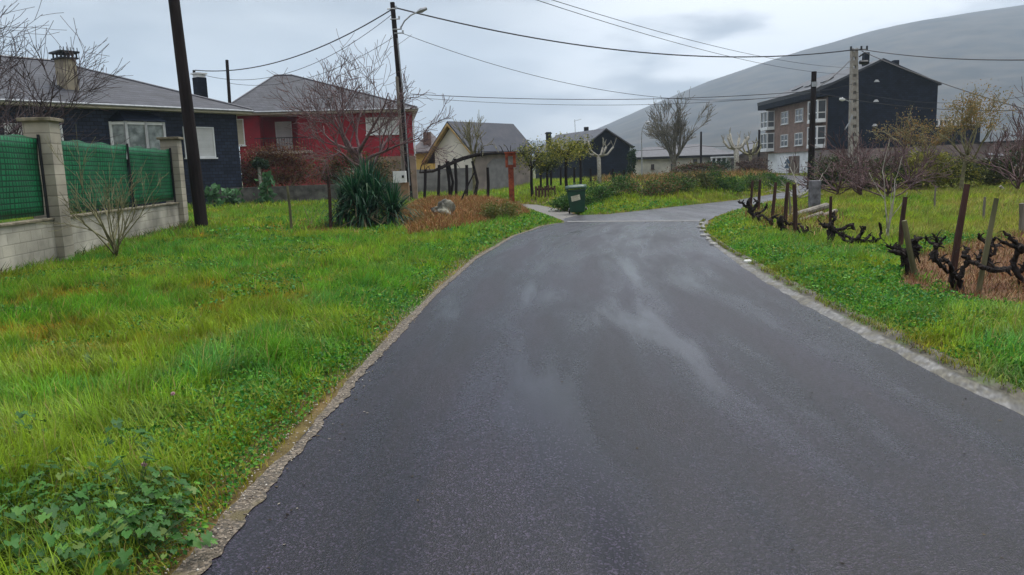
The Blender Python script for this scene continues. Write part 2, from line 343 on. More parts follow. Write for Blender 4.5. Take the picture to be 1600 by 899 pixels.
# gravel shoulder on the left of the asphalt, with ragged edges
def offset(poly, o):
    t = np.gradient(poly, axis=0); t /= np.hypot(*t.T)[:, None]; return poly+np.c_[-t[:, 1], t[:, 0]]*np.asarray(o)[:, None]
lef = smooth(left_edge, 900)
k = np.arange(900); rag = (vn(lef[:, 0]*3, lef[:, 1], .13, 3)-.5)*.035+(vn(lef[:, 0]*3, lef[:, 1], .04, 31)-.5)*.03+(vn(lef[:, 0], lef[:, 1], .8, 32)-.5)*.04
wd = .0+.085*vn(lef[:, 0], lef[:, 1], 1.1, 4)
sh = np.vstack([offset(lef, -.05+rag), offset(lef, wd+rag*.5)[::-1]])
GRAV = bpy.data.materials.new('shoulder_grit'); GRAV.use_nodes = True; t_, N_, L__ = nodes(GRAV); v_ = N_.new('ShaderNodeTexVoronoi'); v_.inputs['Scale'].default_value = 75; tcn = N_.new('ShaderNodeTexCoord'); L__.new(tcn.outputs['Object'], v_.inputs[0])
sp_ = N_.new('ShaderNodeSeparateColor'); L__.new(v_.outputs['Color'], sp_.inputs[0]); cr_ = N_.new('ShaderNodeValToRGB'); cr_.color_ramp.elements[0].color = (.035, .028, .02, 1); cr_.color_ramp.elements[1].color = (.24, .19, .14, 1); x_ = cr_.color_ramp.elements.new(.55); x_.color = (.085, .065, .042, 1); L__.new(sp_.outputs[0], cr_.inputs[0])
ns_ = N_.new('ShaderNodeTexNoise'); ns_.inputs['Scale'].default_value = 5; ns_.inputs['Detail'].default_value = 6; L__.new(tcn.outputs['Object'], ns_.inputs[0]); rp_ = N_.new('ShaderNodeMapRange'); rp_.inputs[1].default_value = .60; rp_.inputs[2].default_value = .68; L__.new(ns_.outputs[0], rp_.inputs[0])
mx_n = N_.new('ShaderNodeMix'); mx_n.data_type = 'RGBA'; L__.new(rp_.outputs[0], mx_n.inputs[0]); L__.new(cr_.outputs[0], mx_n.inputs[6]); mx_n.inputs[7].default_value = (.085, .065, .022, 1); L__.new(mx_n.outputs[2], N_['Principled BSDF'].inputs['Base Color']); N_['Principled BSDF'].inputs['Roughness'].default_value = .75
bm_ = N_.new('ShaderNodeBump'); bm_.inputs['Distance'].default_value = .008; bm_.invert = True; L__.new(v_.outputs['Distance'], bm_.inputs['Height']); L__.new(bm_.outputs[0], N_['Principled BSDF'].inputs['Normal'])
sheet('gravel_shoulder', sh, .008, GRAV, 'narrow strip of grit along the left edge of the asphalt', 'shoulder')
# concrete drainage kerb on the right, in cast lengths
ref = smooth(right_edge, 1500); oef = smooth(outer, 1500); ref = resample(ref, 1500); oef = resample(oef, 1500)
us = np.array([-.06, .0, .08, .18, .3, .42, .5, .56, .62, .68, .76, .86, 1.0, 1.12]); zs = np.array([.0005, .006, .009, .010, .008, .004, -.002, -.006, -.004, .008, .014, .016, .012, -.01])
nu = len(us); uu = us[None]+(vn(ref[:, 0]*3, ref[:, 1], .16, 7)-.5)[:, None]*.16*np.exp(-((us-.05)/.25)**2)[None]+(vn(ref[:, 0], ref[:, 1]*2, .3, 8)-.5)[:, None]*.12*(us > .4)[None]*(us < .8)[None]
Q = ref[:, None]*(1-uu[..., None])+oef[:, None]*uu[..., None]; qx, qy = Q[..., 0], Q[..., 1]
n_a = fb(qx, qy, .12, 70); n_b = fb(qx, qy, .45, 71); n_c = vn(qx, qy, .035, 72)
base_c = np.where(us[None, :, None] < .40, C(.13, .125, .118), np.where(us[None, :, None] < .66, C(.035, .03, .018), C(.05, .038, .025)))*np.ones((len(ref), nu, 1))
dirt = ss((n_a-.42)/.16)*.8; base_c = base_c*(1-dirt[..., None])+C(.085, .075, .05)*dirt[..., None]; moss = ss((n_b-.55)/.08)*(us[None] > .35)*.8; base_c = base_c*(1-moss[..., None])+C(.06, .085, .02)*moss[..., None]
base_c = base_c*(.45+1.0*n_c)[..., None]*(.6+.8*vn(qx, qy, .015, 75))[..., None]
Z = zs[None]+.004+.012*(n_a-.5)*(us[None] > .02)
idx = np.arange(len(ref)*nu).reshape(-1, nu); Fk = np.c_[idx[:-1, :-1].ravel(), idx[:-1, 1:].ravel(), idx[1:, 1:].ravel(), idx[1:, :-1].ravel()]
tag(npmesh('kerb_strip', np.c_[qx.ravel(), qy.ravel(), Z.ravel()], Fk, base_c.reshape(-1, 3), leafmat('wet_concrete', 0, .6, .3)), 'stained and broken concrete gutter along the right edge of the road', 'kerb', kind='structure')

# ------------------------------------------------------------------ hills
def hill(name, xs_, ys_, fn, mt, label):
    X, Y = np.meshgrid(xs_, ys_); Z = fn(X, Y); nx, ny = len(xs_), len(ys_); idx = np.arange(nx*ny).reshape(ny, nx)
    F = np.c_[idx[:-1, :-1].ravel(), idx[:-1, 1:].ravel(), idx[1:, 1:].ravel(), idx[1:, :-1].ravel()]
    o = npmesh(name, np.c_[X.ravel(), Y.ravel(), Z.ravel()], F, None, mt); o.data.polygons.foreach_set('use_smooth', [True]*len(F)); tag(o, label, 'hill', kind='structure')
YR = 1900.0
prof_px = [(700, 262), (800, 250), (860, 228), (905, 212), (945, 195), (1000, 171), (1050, 150), (1100, 129), (1150, 112), (1200, 95), (1250, 80), (1300, 66), (1350, 52), (1400, 42), (1450, 34), (1500, 27), (1550, 19), (1600, 11), (1750, -10), (1950, -30), (2300, -40)]
pp = [at(px, py, YR) for px, py in prof_px]; px_ = [p.x for p in pp]; pz_ = [p.z for p in pp]
def hill_z(X, Y):
    base = np.interp(X, px_, pz_, left=-5, right=pz_[-1])
    t = ss((Y-520)/(YR-520))**.8*np.where(Y > YR, 1-.25*ss((Y-YR)/900), 1)
    g = (fb(X, Y, 260, 3)-.5)*34+(fb(X, Y, 70, 6)-.5)*7
    return base*t+g*t*(1-t)*3.2*ss(base/120)+(fb(X, Y, 60, 8)-.5)*3.5*t*ss(base/60)-6*(1-ss((Y-380)/200))-2
hm = mat('hill_scrub', (.008, .009, .009),   .95, .3, .02, 0, None, col2=(.075, .06, .045), detail=15, spec=.1, lo=.34, hi=.74)
hill('hill', np.linspace(-500, 2900, 150), np.r_[np.linspace(400, 2000, 100), np.linspace(2050, 2900, 12)], hill_z, hm, 'long dark scrubby hillside rising to the right under haze')
def far_z(X, Y): return (40+95*fb(X, Y, 520, 12)+22*fb(X, Y, 130, 13))*ss((Y-2300)/500)*(1-.4*ss((Y-2900)/400))-8
hill('distant_hills', np.linspace(-2500, 700, 120), np.linspace(2250, 3500, 24), far_z, hm, 'faint far hills low on the horizon at the left')

# ------------------------------------------------------------------ building materials
SLATE_W = brick('slate_cladding', (.012, .018, .036), (.026, .036, .064), (.004, .005, .008), .34, .17, .55, .015, .6, .35, spec=.22)
SLATE_W2 = brick('dark_slate_cladding', (.006, .010, .020), (.011, .018, .034), (.003, .004, .007), .4, .2, .7, .015, .4, .4, spec=.12)
ROOF = brick('roof_slate', (.032, .033, .043), (.055, .055, .068), (.012, .012, .017), .35, .14, .6, .012, .6, .4, spec=.3)
ROOF2 = brick('pale_roof_slate', (.075, .075, .09), (.105, .105, .12), (.04, .04, .05), .35, .14, .55, .012, .4, .3)
WHITE = mat('white_paint', (.72, .72, .70), .5, .08, 3)
SHUT = brick('roller_shutter', (.66, .65, .62), (.72, .71, .68), (.32, .32, .31), 40, .055, .5, .006, .5, .15)
SHUTY = brick('cream_shutter', (.52, .46, .33), (.58, .52, .38), (.25, .22, .16), 40, .055, .55, .006, .5, .2)
RED = mat('red_render', (.28, .006, .018), .75, .25, 1.2, .1)
CREAM = mat('cream_render', (.70, .62, .46), .8, .15, 1.0, .1)
GREYP = mat('grey_cement_render', (.20, .19, .185), .85, .35, 1.5, .3, 20)
CONC = brick('block_concrete', (.43, .395, .32), (.50, .46, .38), (.36, .33, .265), .42, .2, .85, .012, .5, .5)
PILL = brick('pillar_block', (.37, .33, .255), (.48, .43, .34), (.27, .24, .185), 40, .2, .85, .012, .6, .45)
STONE = mat('dark_stone', (.05, .045, .04), .9, .3, 3, .6, 12, col2=(.13, .12, .105))
WOOD = mat('creosoted_wood', (.009, .006, .006), .7, .4, 5, .4, 30, stretch=(1, 1, .15), col2=(.026, .018, .017), spec=.12)
GWOOD = mat('weathered_wood', (.10, .085, .065), .8, .4, 6, .5, 30, stretch=(1, 1, .12), col2=(.24, .21, .17))
STAKE = mat('stake_wood', (.022, .012, .010), .75, .4, 7, .5, 30, stretch=(1, 1, .15), spec=.2, col2=(.085, .04, .032))
MOSSY = mat('mossy_wood', (.06, .06, .025), .85, .4, 8, .5, 30, stretch=(1, 1, .2), col2=(.16, .14, .07))
RUSTY = mat('rusty_iron', (.11, .022, .012), .8, .4, 6, .4, 25, spec=.2, col2=(.30, .07, .03))
DMETAL = mat('dark_metal', (.02, .021, .023), .45, .3, 5, metal=.6)
GMETAL = mat('galvanised_metal', (.33, .34, .35), .45, .15, 8, metal=.7)
CPOLE = mat('pole_concrete', (.26, .225, .19), .85, .3, 5, .4, 25, col2=(.36, .33, .29))
BARK = mat('bare_bark', (.055, .04, .036), .85, .4, 9, .5, 40, stretch=(1, 1, .3), col2=(.15, .12, .105))
BARKR = mat('reddish_twigs', (.06, .030, .032), .85, .4, 9, .3, 40, col2=(.15, .085, .08))
BARKP = mat('pale_bark', (.22, .20, .155), .85, .3, 9, .4, 40, col2=(.42, .39, .33))
BARKG = mat('lichen_bark', (.11, .095, .045), .85, .4, 9, .4, 40, col2=(.24, .22, .11))
VINE = mat('vine_bark', (.007, .006, .006), .9, .4, 22, .9, 60, stretch=(1, 1, .4), spec=.15, col2=(.045, .034, .030))
GLASS = glassm()

def wbox(parent, name, mt, *a, label=None, **k):
    o = MB().box(*a).build(name, mt, parent, **k)
    if label: o['label'] = label
    return o
def window(parent, x0, x1, z0, z1, y, fr=WHITE, mull=1, glass=GLASS, t=.06, dep=.08, shut=None, axis='x', rows=1, sgn=-1, name='window'):
    """opening on a wall plane (axis x: wall in the xz plane at y facing sgn*y; axis y: wall in the yz plane)"""
    B = MB(); P = MB()
    def bx(B_, a0, a1, c0, c1, d0, d1):
        lo, hi_ = sorted((y+sgn*d0, y+sgn*d1))
        if axis == 'x': B_.box(a0, a1, lo, hi_, c0, c1)
        else: B_.box(lo, hi_, a0, a1, c0, c1)
    bx(B, x0, x0+t, z0, z1, .005, dep); bx(B, x1-t, x1, z0, z1, .005, dep); bx(B, x0+t, x1-t, z1-t, z1, .005, dep-.003); bx(B, x0+t, x1-t, z0, z0+t, .005, dep-.003)
    for i in range(1, mull+1):
        xm = x0+(x1-x0)*i/(mull+1); bx(B, xm-t/2, xm+t/2, z0+t, z1-t, .005, dep-.006)
    for i in range(1, rows):
        zm = z0+(z1-z0)*i/rows; bx(B, x0+t, x1-t, zm-t/2, zm+t/2, .005, dep-.012)
    bx(P, x0+t*.5, x1-t*.5, z0+t*.5, z1-t*.5, .003, .03)
    w_ = B.build(name, fr, parent); P.build('shutter' if shut else 'pane', shut or glass, w_)
    S = MB(); bx(S, x0-.06, x1+.06, z0-.07, z0-.004, .004, dep+.06); S.build('sill', fr, w_)
    return w_
def hip_roof(parent, name, mt, x0, x1, y0, y1, ze, ridge, th=.18, fascia=WHITE, zt=None):
    """ridge = (xa, xb, yr, zr)"""
    xa, xb, yr, zr = ridge; c = [(x0, y0, ze), (x1, y0, ze), (x1, y1, ze), (x0, y1, ze)]
    vs = c+[(xa, yr, zr), (xb, yr, zr)]+[(x, y, ze-.02) for x, y, z in c]
    fs = [(0, 1, 5, 4), (1, 2, 5), (2, 3, 4, 5), (3, 0, 4), (9, 8, 7, 6), (0, 6, 7, 1), (1, 7, 8, 2), (2, 8, 9, 3), (3, 9, 6, 0)]
    r = MB().add(vs, fs).build(name, mt, parent)
    MB().box(x0+.03, x1-.03, y0+.03, y1-.03, ze-.02-th, ze-.024).build('eave', fascia, r)
    G_ = MB(); G_.tube([(x0, y0-.06, ze-.08), (x1, y0-.06, ze-.08)], .06, 8); G_.tube([(x1+.06, y0, ze-.08), (x1+.06, y1, ze-.08)], .06, 8); G_.build('gutter', GMETAL, r)
    cap = MB(); cap.tube([(xa, yr, zr+.02), (xb, yr, zr+.02)], .07, 6)
    for a, b in (((x0, y0), xa), ((x1, y0), xb), ((x1, y1), xb), ((x0, y1), xa)): cap.tube([(a[0], a[1], ze+.02), (b, yr, zr+.02)], .06, 6)
    cap.build('ridge_cap', mat('ridge_slate', (.07, .07, .085), .5), r)
    return r

# ------------------------------------------------------------------ blue slate house on the left
h1 = empty('slate_house', (-14.4, 42, 0), 'long low house clad in dark blue slate behind the green fence', 'house', rz=math.atan2(.8, .6))
wbox(h1, 'wall', SLATE_W, -20, 0, 0, 13.4, -.3, 5.0)
rf = hip_roof(h1, 'roof', ROOF, -20.6, .6, -.6, 14, 5.22, (-14, -6, 7, 8.0), .2, mat('cream_eave', (.55, .50, .40), .7, .15, 3))
ch = MB().box(-7.9, -7.3, 1.4, 2.2, 5.5, 7.35).build('chimney', mat('stained_chimney', (.16, .13, .09), .85, .3, 2, .3, 20, col2=(.38, .32, .22)), rf)
B = MB().box(-8.0, -7.2, 1.3, 2.3, 7.352, 7.42); B.box(-8.05, -7.15, 1.25, 2.35, 7.62, 7.70)
for i in range(5):
    for yy in (1.38, 2.2): B.box(-7.95+.165*i, -7.89+.165*i, yy-.03, yy+.03, 7.42, 7.62)
for i in range(6): B.tube([(-7.98+.15*i, 1.3, 7.70), (-7.98+.15*i, 1.3, 7.86)], .02, 4)
B.build('chimney_cap', DMETAL, ch)
c2 = at(314, 150, 49.5); Mi = h1.matrix_basis.inverted() if False else (Matrix.Translation((-14.4, 42, 0)) @ Matrix.Rotation(math.atan2(.8, .6), 4, 'Z')).inverted()
q = Mi @ c2
ch = MB().box(q.x-.3, q.x+.3, q.y-.3, q.y+.3, q.z-1.1, q.z+1.1).build('chimney', SLATE_W2, rf)
B = MB().box(q.x-.36, q.x+.36, q.y-.36, q.y+.36, q.z+1.3, q.z+1.38); B.box(q.x-.27, q.x+.27, q.y-.27, q.y+.27, q.z+1.1, q.z+1.3); B.build('chimney_cap', WHITE, ch)
window(h1, -11.2, -8.9, 3.1, 4.25, 0, shut=SHUT, mull=0)
window(h1, -3.15, -1.45, 2.75, 4.3, 0, shut=SHUT, mull=0)
# projecting bay window with three lights
bw = MB()
x0, x1, zb, zt, pr = -6.75, -4.45, 2.9, 4.45, .55
for (a, b) in (((x0, 0), (x0+.45, -pr)), ((x0+.45, -pr), (x0+1.4, -pr)), ((x0+1.4, -pr), (x1, -pr)), ((x1, -pr), (x1, 0))):
    for p in (a, b): bw.box(p[0]-.06, p[0]+.06, p[1]-.06, p[1]+.06, zb, zt)
    for z in (zb+.04, zt-.1):
        ln = math.hypot(b[0]-a[0], b[1]-a[1]); mx_, my_ = (a[0]+b[0])/2, (a[1]+b[1])/2
        bw.box(mx_-ln/2, mx_+ln/2, my_-.045, my_+.045, z-.05, z+.08, rz=math.atan2(b[1]-a[1], b[0]-a[0]))
w_ = bw.build('bay_window', WHITE, h1); gp = MB().slab([(x0+.02, .0, zb+.1), (x0+.46, -pr+.02, zb+.1), (x1-.02, -pr+.02, zb+.1), (x1-.02, 0, zb+.1)], (0, 0, zt-zb-.2)).build('pane', mat('curtained_glass', (.10, .12, .11), .15, .5, 3, spec=.6, col2=(.30, .33, .31)), w_)
MB().slab([(x0-.1, -.01, zb-.2), (x0+.4, -pr-.12, zb-.2), (x1+.12, -pr-.12, zb-.2), (x1+.12, -.01, zb-.2)], (0, 0, .18)).build('sill', WHITE, w_)
MB().add([(x0-.12, -.01, zt+.01), (x0+.38, -pr-.15, zt+.01), (x1+.15, -pr-.15, zt+.01), (x1+.15, -.01, zt+.01), (x0+.4, -.01, zt+.5), (x1-.4, -.01, zt+.5)], [(0, 1, 4), (1, 2, 5, 4), (2, 3, 5), (0, 3, 2, 1), (0, 4, 5, 3)]).build('hood', SLATE_W2, w_)

# ------------------------------------------------------------------ red house
Yr = 55.0
xL, xR = at(380, 174, Yr).x, at(643, 169, Yr).x
h2 = empty('red_house', (0, Yr, 0), 'dark red two-storey house with slate hip roof behind bare trees', 'house')
h2.rotation_euler = (0, 0, R(8.5)); h2.location = (xR-xR*math.cos(R(8.5)), Yr-xR*math.sin(R(8.5)), 0)
B = MB(); xb0, xb1 = at(414, 200, Yr).x, at(470, 200, Yr).x
B.box(xL, xb0, 0, 11, 0, 5.85).box(xb1, xR, 0, 11, 0, 5.85).box(xb0, xb1, 1.6, 11, 3.35, 5.85).box(xb0, xb1, .02, 11, 0, 3.35)
B.build('wall', RED, h2)
hip_roof(h2, 'roof', ROOF, xL-1.0, xR+.35, -.8, 12, 6.05, (at(455, 112, Yr+6).x, at(480, 112, Yr+6).x, 5.5, 9.1), .22, mat('pale_eave', (.50, .44, .36), .7, .15, 3))
X = lambda px, py=200: at(px, py, Yr).x
Zr = lambda px, py: at(px, py, Yr).z
window(h2, X(573), X(624), Zr(600, 210), Zr(600, 184), 0, shut=SHUT, mull=1)
window(h2, X(367), X(391), Zr(380, 229), Zr(380, 189), 0, shut=SHUTY, mull=0, name='shuttered_door')
d = window(h2, X(432), X(457), 3.4, Zr(445, 190), 1.6, shut=SHUT, mull=0, name='balcony_door')
B = MB(); z0 = 3.36
B.box(xb0-.3, xb1+.9, -.62, -.02, z0-.17, z0-.004)
sl = B.build('balcony_slab', mat('pale_eave', (.5, .44, .36)), h2)
B = MB(); B.box(xb0-.3, xb1+.9, -.60, -.56, z0+.86, z0+.92)
for i in range(22):
    x = xb0-.28+(xb1+.9-xb0+.26)*i/21; B.box(x-.014, x+.014, -.59, -.565, z0, z0+.86)
B.build('railing', DMETAL, sl)
B = MB().tube([(xR+.35, -.75, 6.0), (xR+.1, -.3, 5.5), (xR+.08, -.1, 5.3), (xR+.08, -.1, 2.9)], .05, 8); B.build('downpipe', WHITE, h2)
B = MB().box(xL+.6, X(560), -1.2, -.03, 0.9, 2.35); B.build('porch_wall', mat('red_brick_render', (.24, .035, .03), .85, .3, 2, .3, 20), h2)

# ------------------------------------------------------------------ cream gable house
Yc = 54.0
h3 = empty('cream_house', (-2.45, Yc, 0), 'small cream-walled house with a steep grey slate gable roof', 'house'); h3.location = (-2.45, Yc, 0); h3.rotation_euler = (0, 0, math.atan2(.793, .608))
Wg, Lg, ze3, zr3 = 3.5, 6.9, 3.15, 4.95
MB().box(.16, Lg, 0, Wg, 0, ze3).build('wall', mat('brownish_render', (.22, .175, .15), .85, .25, 1.2, .2), h3)
MB().slab([(0, 0, 0), (0, Wg, 0), (0, Wg, ze3-.1), (0, Wg/2, zr3-.16), (0, 0, ze3-.1)], (.155, 0, 0)).build('gable_wall', mat('pale_cream_render', (.80, .76, .64), .8, .08, 1.0, .1), h3)
sl3 = (zr3-ze3)/(Wg/2)
r3 = MB().slab([(-.45, -.35, ze3-.35*sl3), (Lg+.3, -.35, ze3-.35*sl3), (Lg+.3, Wg/2, zr3), (-.45, Wg/2, zr3)], (0, 0, .13)).build('roof', mat('smooth_slate_roof', (.038, .042, .056), .7, .3, 1.5, .15, 30, spec=.25, col2=(.058, .058, .07)), h3)
MB().slab([(-.45, Wg+.9, ze3-.9*sl3), (Lg+.3, Wg+.9, ze3-.9*sl3), (Lg+.3, Wg/2+.002, zr3), (-.45, Wg/2+.002, zr3)], (0, 0, .13)).build('roof', mat('smooth_slate_roof', (.04, .04, .05)), h3)
B = MB(); B.slab([(-.46, -.35, ze3-.35*sl3-.16), (-.46, Wg/2, zr3-.16), (-.46, Wg/2, zr3-.01), (-.46, -.35, ze3-.35*sl3-.01)], (-.04, 0, 0)); B.slab([(-.46, Wg+.9, ze3-.9*sl3-.2), (-.46, Wg/2, zr3-.2), (-.46, Wg/2, zr3-.01), (-.46, Wg+.9, ze3-.9*sl3-.01)], (-.04, 0, 0))
B.slab([(-.44, Wg+.9, ze3-.9*sl3-.02), (-.44, Wg/2+.05, zr3-.06), (-.02, Wg/2+.05, zr3-.06), (-.02, Wg+.9, ze3-.9*sl3-.02)], (0, 0, -.06)); B.build('verge_board', mat('ochre_boards', (.42, .28, .11), .8, .3, 3), r3)
MB().tube([(-.4, -.42, ze3-.35*sl3), (Lg+.3, -.42, ze3-.35*sl3)], .07, 8).build('gutter', DMETAL, r3)
MB().slab([(1.6, -.004, 0), (4.6, -.004, 0), (4.6, -.004, 2.0), (3.9, -.004, 2.4), (2.3, -.004, 2.4), (1.6, -.004, 2.0)], (0, -.03, 0)).build('garage_door', mat('grey_garage_metal', (.20, .185, .18), .6, .2, 2, metal=.2), h3)
# grey wall in front of it
Yw = 51.0
xw0_, xw1_ = at(648, 265, Yw).x, at(742, 265, Yw).x; ztop = at(690, 264, Yw).z
o = MB().box(xw0_, xw1_, Yw, Yw+.2, -.1, ztop).build('garden_wall', mat('old_grey_wall', (.13, .12, .115), .9, .35, 1.5, .4, 15, col2=(.25, .235, .22))); tag(o, 'grey cement wall in front of the cream house', 'wall')
# yellow house further left and back
Yy = 72.0; h4 = empty('yellow_house', (0, 0, 0), 'small yellow house with brown chimney between red house and cream gable', 'house')
x0, x1 = at(648, 240, Yy).x, at(690, 240, Yy).x
wbox(h4, 'wall', mat('yellow_render', (.50, .34, .09), .85, .2, 1.2), x0, x1, Yy, Yy+6, 0, at(665, 237, Yy).z)
B = MB(); z = at(665, 237, Yy).z; a_ = at(672, 205, Yy+3)
B.add([(x0-.4, Yy-.4, z), (x1+.4, Yy-.4, z), (x1+.4, Yy+6.4, z), (x0-.4, Yy+6.4, z), (a_.x, Yy+3, a_.z), (x0-.4, Yy-.4, z-.15), (x1+.4, Yy-.4, z-.15), (x1+.4, Yy+6.4, z-.15), (x0-.4, Yy+6.4, z-.15)], [(0, 1, 4), (1, 2, 4), (2, 3, 4), (3, 0, 4), (0, 5, 6, 1), (1, 6, 7, 2), (2, 7, 8, 3), (3, 8, 5, 0), (8, 7, 6, 5)])
r4 = B.build('roof', mat('brown_roof', (.10, .085, .085), .8, .25, 3, .3, 30), h4)
c_ = at(668, 220, Yy+1); MB().box(c_.x-.35, c_.x+.35, Yy+.6, Yy+1.3, z, at(667, 207, Yy+1).z).build('chimney', mat('chimney_brick', (.15, .09, .07), .9, .3, 4), r4)

# ------------------------------------------------------------------ dark slate gabled house in the middle
Yd = 82.0; h5 = empty('slate_barn', (0, 0, 0), 'tall black slate-clad gabled house with pale slate roof behind the bin', 'house')
a_, l_, r_ = at(945, 205, Yd), at(911, 234, Yd), at(984, 228, Yd); le0 = at(836, 236, Yd+13)
# gable wall faces us; the body runs back to the left
dv = Vector((le0.x-l_.x, 13, 0)); ze = (l_.z+r_.z)/2
B = MB(); B.slab([(l_.x, Yd, 0), (r_.x, Yd, 0), (r_.x, Yd, ze), (a_.x, Yd, a_.z), (l_.x, Yd, ze)], dv); B.build('wall', SLATE_W2, h5)
n_ = -.35
B = MB(); o_ = dv*n_/13
B.slab([Vector((l_.x-.3, Yd, ze-.12))+o_, Vector((a_.x, Yd, a_.z+.14))+o_, Vector((a_.x, Yd, a_.z+.14))+dv*.92, Vector((l_.x-.3, Yd, ze-.12))+dv], (0, 0, .14)); r5 = B.build('roof', ROOF2, h5)
B = MB().slab([Vector((a_.x+.01, Yd, a_.z+.13))+o_, Vector((r_.x+.3, Yd, ze-.12))+o_, Vector((r_.x+.3, Yd, ze-.12))+dv, Vector((a_.x+.01, Yd, a_.z+.13))+dv*.92], (0, 0, .14)); B.build('roof', ROOF2, h5)
c_ = at(857, 215, Yd+9); B = MB().box(c_.x-.3, c_.x+.3, c_.y-.4, c_.y+.4, c_.z-1.5, c_.z+.6); B.box(c_.x-.4, c_.x+.4, c_.y-.5, c_.y+.5, c_.z+.4, c_.z+.5); B.build('chimney', DMETAL, r5)
c_ = at(916, 203, Yd+6); MB().box(c_.x-.25, c_.x+.25, c_.y-.25, c_.y+.25, c_.z-.8, c_.z+.3).build('chimney', DMETAL, r5)
c_ = at(899, 208, Yd+7); t_ = at(898, 187, Yd+7); B = MB().tube([c_, t_], .03, 5); B.tube([t_+Vector((-.1, 0, -.2)), t_+Vector((.75, 0, 0))], .02, 4)
for i in range(5): B.tube([t_+Vector((.1+.14*i, -.25, -.12+.04*i)), t_+Vector((.1+.14*i, .25, -.12+.04*i))], .012, 4)
B.build('antenna', GMETAL, r5)
window(h5, at(868, 250, Yd).x, at(876, 250, Yd).x, 2.0, 2.8, Yd+5, mull=0) if False else None

# ------------------------------------------------------------------ long low white building
Yl = 100.0; h6 = empty('low_white_building', (0, 0, 0), 'long low whitewashed building with grey roof beyond the bare tree', 'building')
x0, x1 = at(990, 255, Yl).x, at(1142, 255, Yl).x; zt = at(1060, 246, Yl).z
wbox(h6, 'wall', mat('whitewash', (.52, .49, .41), .85, .25, .8, .1), x0, x1, Yl, Yl+7, 0, zt)
B = MB().slab([(x0-.4, Yl-.5, zt-.02), (x1+.4, Yl-.5, zt-.02), (x1-3.0, Yl+4, at(1120, 226, Yl+4).z), (x0+2, Yl+4, at(1010, 240, Yl+4).z+.6)], (0, 0, .18))
B.slab([(x1+.4, Yl-.49, zt-.03), (x1+.4, Yl+8, zt-.03), (x1-3.0, Yl+4, at(1120, 226, Yl+4).z-.01)], (0, 0, .17)); r6 = B.build('roof', mat('low_slate_roof', (.07, .07, .08), .7, .2, 2), h6)
B = MB().box(x0-.4, x1+.4, Yl-.55, Yl-.5, zt-.12, zt+.17); B.build('gutter', DMETAL, r6)
for a, b, c, d_ in ((1017, 1022, 265, 257), (1048, 1057, 269, 256), (1083, 1089, 257, 249)):
    window(h6, at(a, c, Yl).x, at(b, c, Yl).x, max(.2, at(a, c, Yl).z), at(a, d_, Yl).z, Yl, fr=mat('brown_frame', (.08, .04, .03), .6), mull=1, t=.05)
o_ = MB().box(at(1110, 250, Yl).x, at(1135, 250, Yl).x, Yl-.03, Yl+.0-.004, .6, at(1120, 248.5, Yl).z).build('porch_shade_panel', mat('painted_porch_shade', (.015, .014, .016), .9), h6)  # near-black panel on the solid wall, the porch's inner shade put into its colour
B = MB()
for px in (1112, 1119, 1127, 1135): p = at(px, 250, Yl-1.2); B.box(p.x-.09, p.x+.09, p.y-.09, p.y+.09, 0, zt-.25)
B.build('porch_columns', WHITE, h6); MB().box(at(1108, 250, Yl).x, x1+.5, Yl-1.4, Yl-.56, zt-.25, zt-.1).build('porch_roof', WHITE, h6)

# brown stone barn half hidden by the pole
h7 = empty('stone_barn', (0, 0, 0), 'brown stone lean-to barn left of the apartment block', 'barn')
Yb = 104.0; a_, b_ = at(1150, 262, Yb), at(1204, 262, Yb)
MB().slab([(a_.x, Yb, 0), (b_.x, Yb, 0), (b_.x, Yb, at(1204, 221, Yb).z), (a_.x, Yb, at(1150, 247, Yb).z)], (0, 8, 0)).build('wall', mat('brown_stone', (.09, .07, .06), .9, .4, 1.5, .5, 8, col2=(.2, .16, .13)), h7)
MB().slab([(a_.x-.4, Yb-.4, at(1150, 248, Yb).z), (b_.x+.2, Yb-.4, at(1204, 220, Yb).z+.02), (b_.x+.2, Yb+8.3, at(1204, 220, Yb).z+.02), (a_.x-.4, Yb+8.3, at(1150, 248, Yb).z)], (0, 0, .2)).build('roof', ROOF2, h7)

# ------------------------------------------------------------------ apartment block
FX, FY, BX, BY = 32.8, 80.0, 43.9, 99.0
h8 = empty('apartment_block', (FX, FY, 0), 'brown brick apartment block with black slate gable wall and white bay windows', 'building')
z1, z3, zE, zA = 2.45, 7.85, 9.15, 11.35
BRK = brick('brown_brick', (.27, .175, .135), (.34, .225, .175), (.12, .09, .075), .3, .1, .85, .012, .3, .3)
GAB = SLATE_W2
L_ = BY-FY; Wd = BX-FX
wbox(h8, 'ground_floor_wall', mat('white_render', (.80, .81, .82), .8, .12, 1.0), 0.25, Wd, .02, L_-.3, 0, z1-.003)
wbox(h8, 'brick_wall', BRK, 0, Wd-.1, .02, L_, z1, z3)
ax_ = at(1378, 92, FY).x-FX
MB().slab([(.02, 0, z1+.02), (Wd, 0, z1+.02), (Wd, 0, zE-.45), (ax_, 0, zA-.12), (.02, 0, zE-.2)], (0, -.12, 0)).build('gable_cladding', GAB, h8)
MB().box(.3, Wd, -.06, 0.016, 0, z1).build('gable_base', mat('brown_base_render', (.22, .15, .135), .85, .2, 1.2), h8)
B = MB()
B.slab([(-1.0, -.35, z3+.55), (-1.05, -.35, z3+.95), (.3, -.35, zE+.05), (ax_, -.35, zA+.02), (Wd+.25, -.35, zE-.45), (Wd+.25, -.35, zE-.62), (ax_, -.35, zA-.2), (.3, -.35, zE-.2)], (0, L_+.6, 0))
r8 = B.build('roof', mat('apartment_roof_slate', (.035, .038, .048), .6, .3, 3), h8)
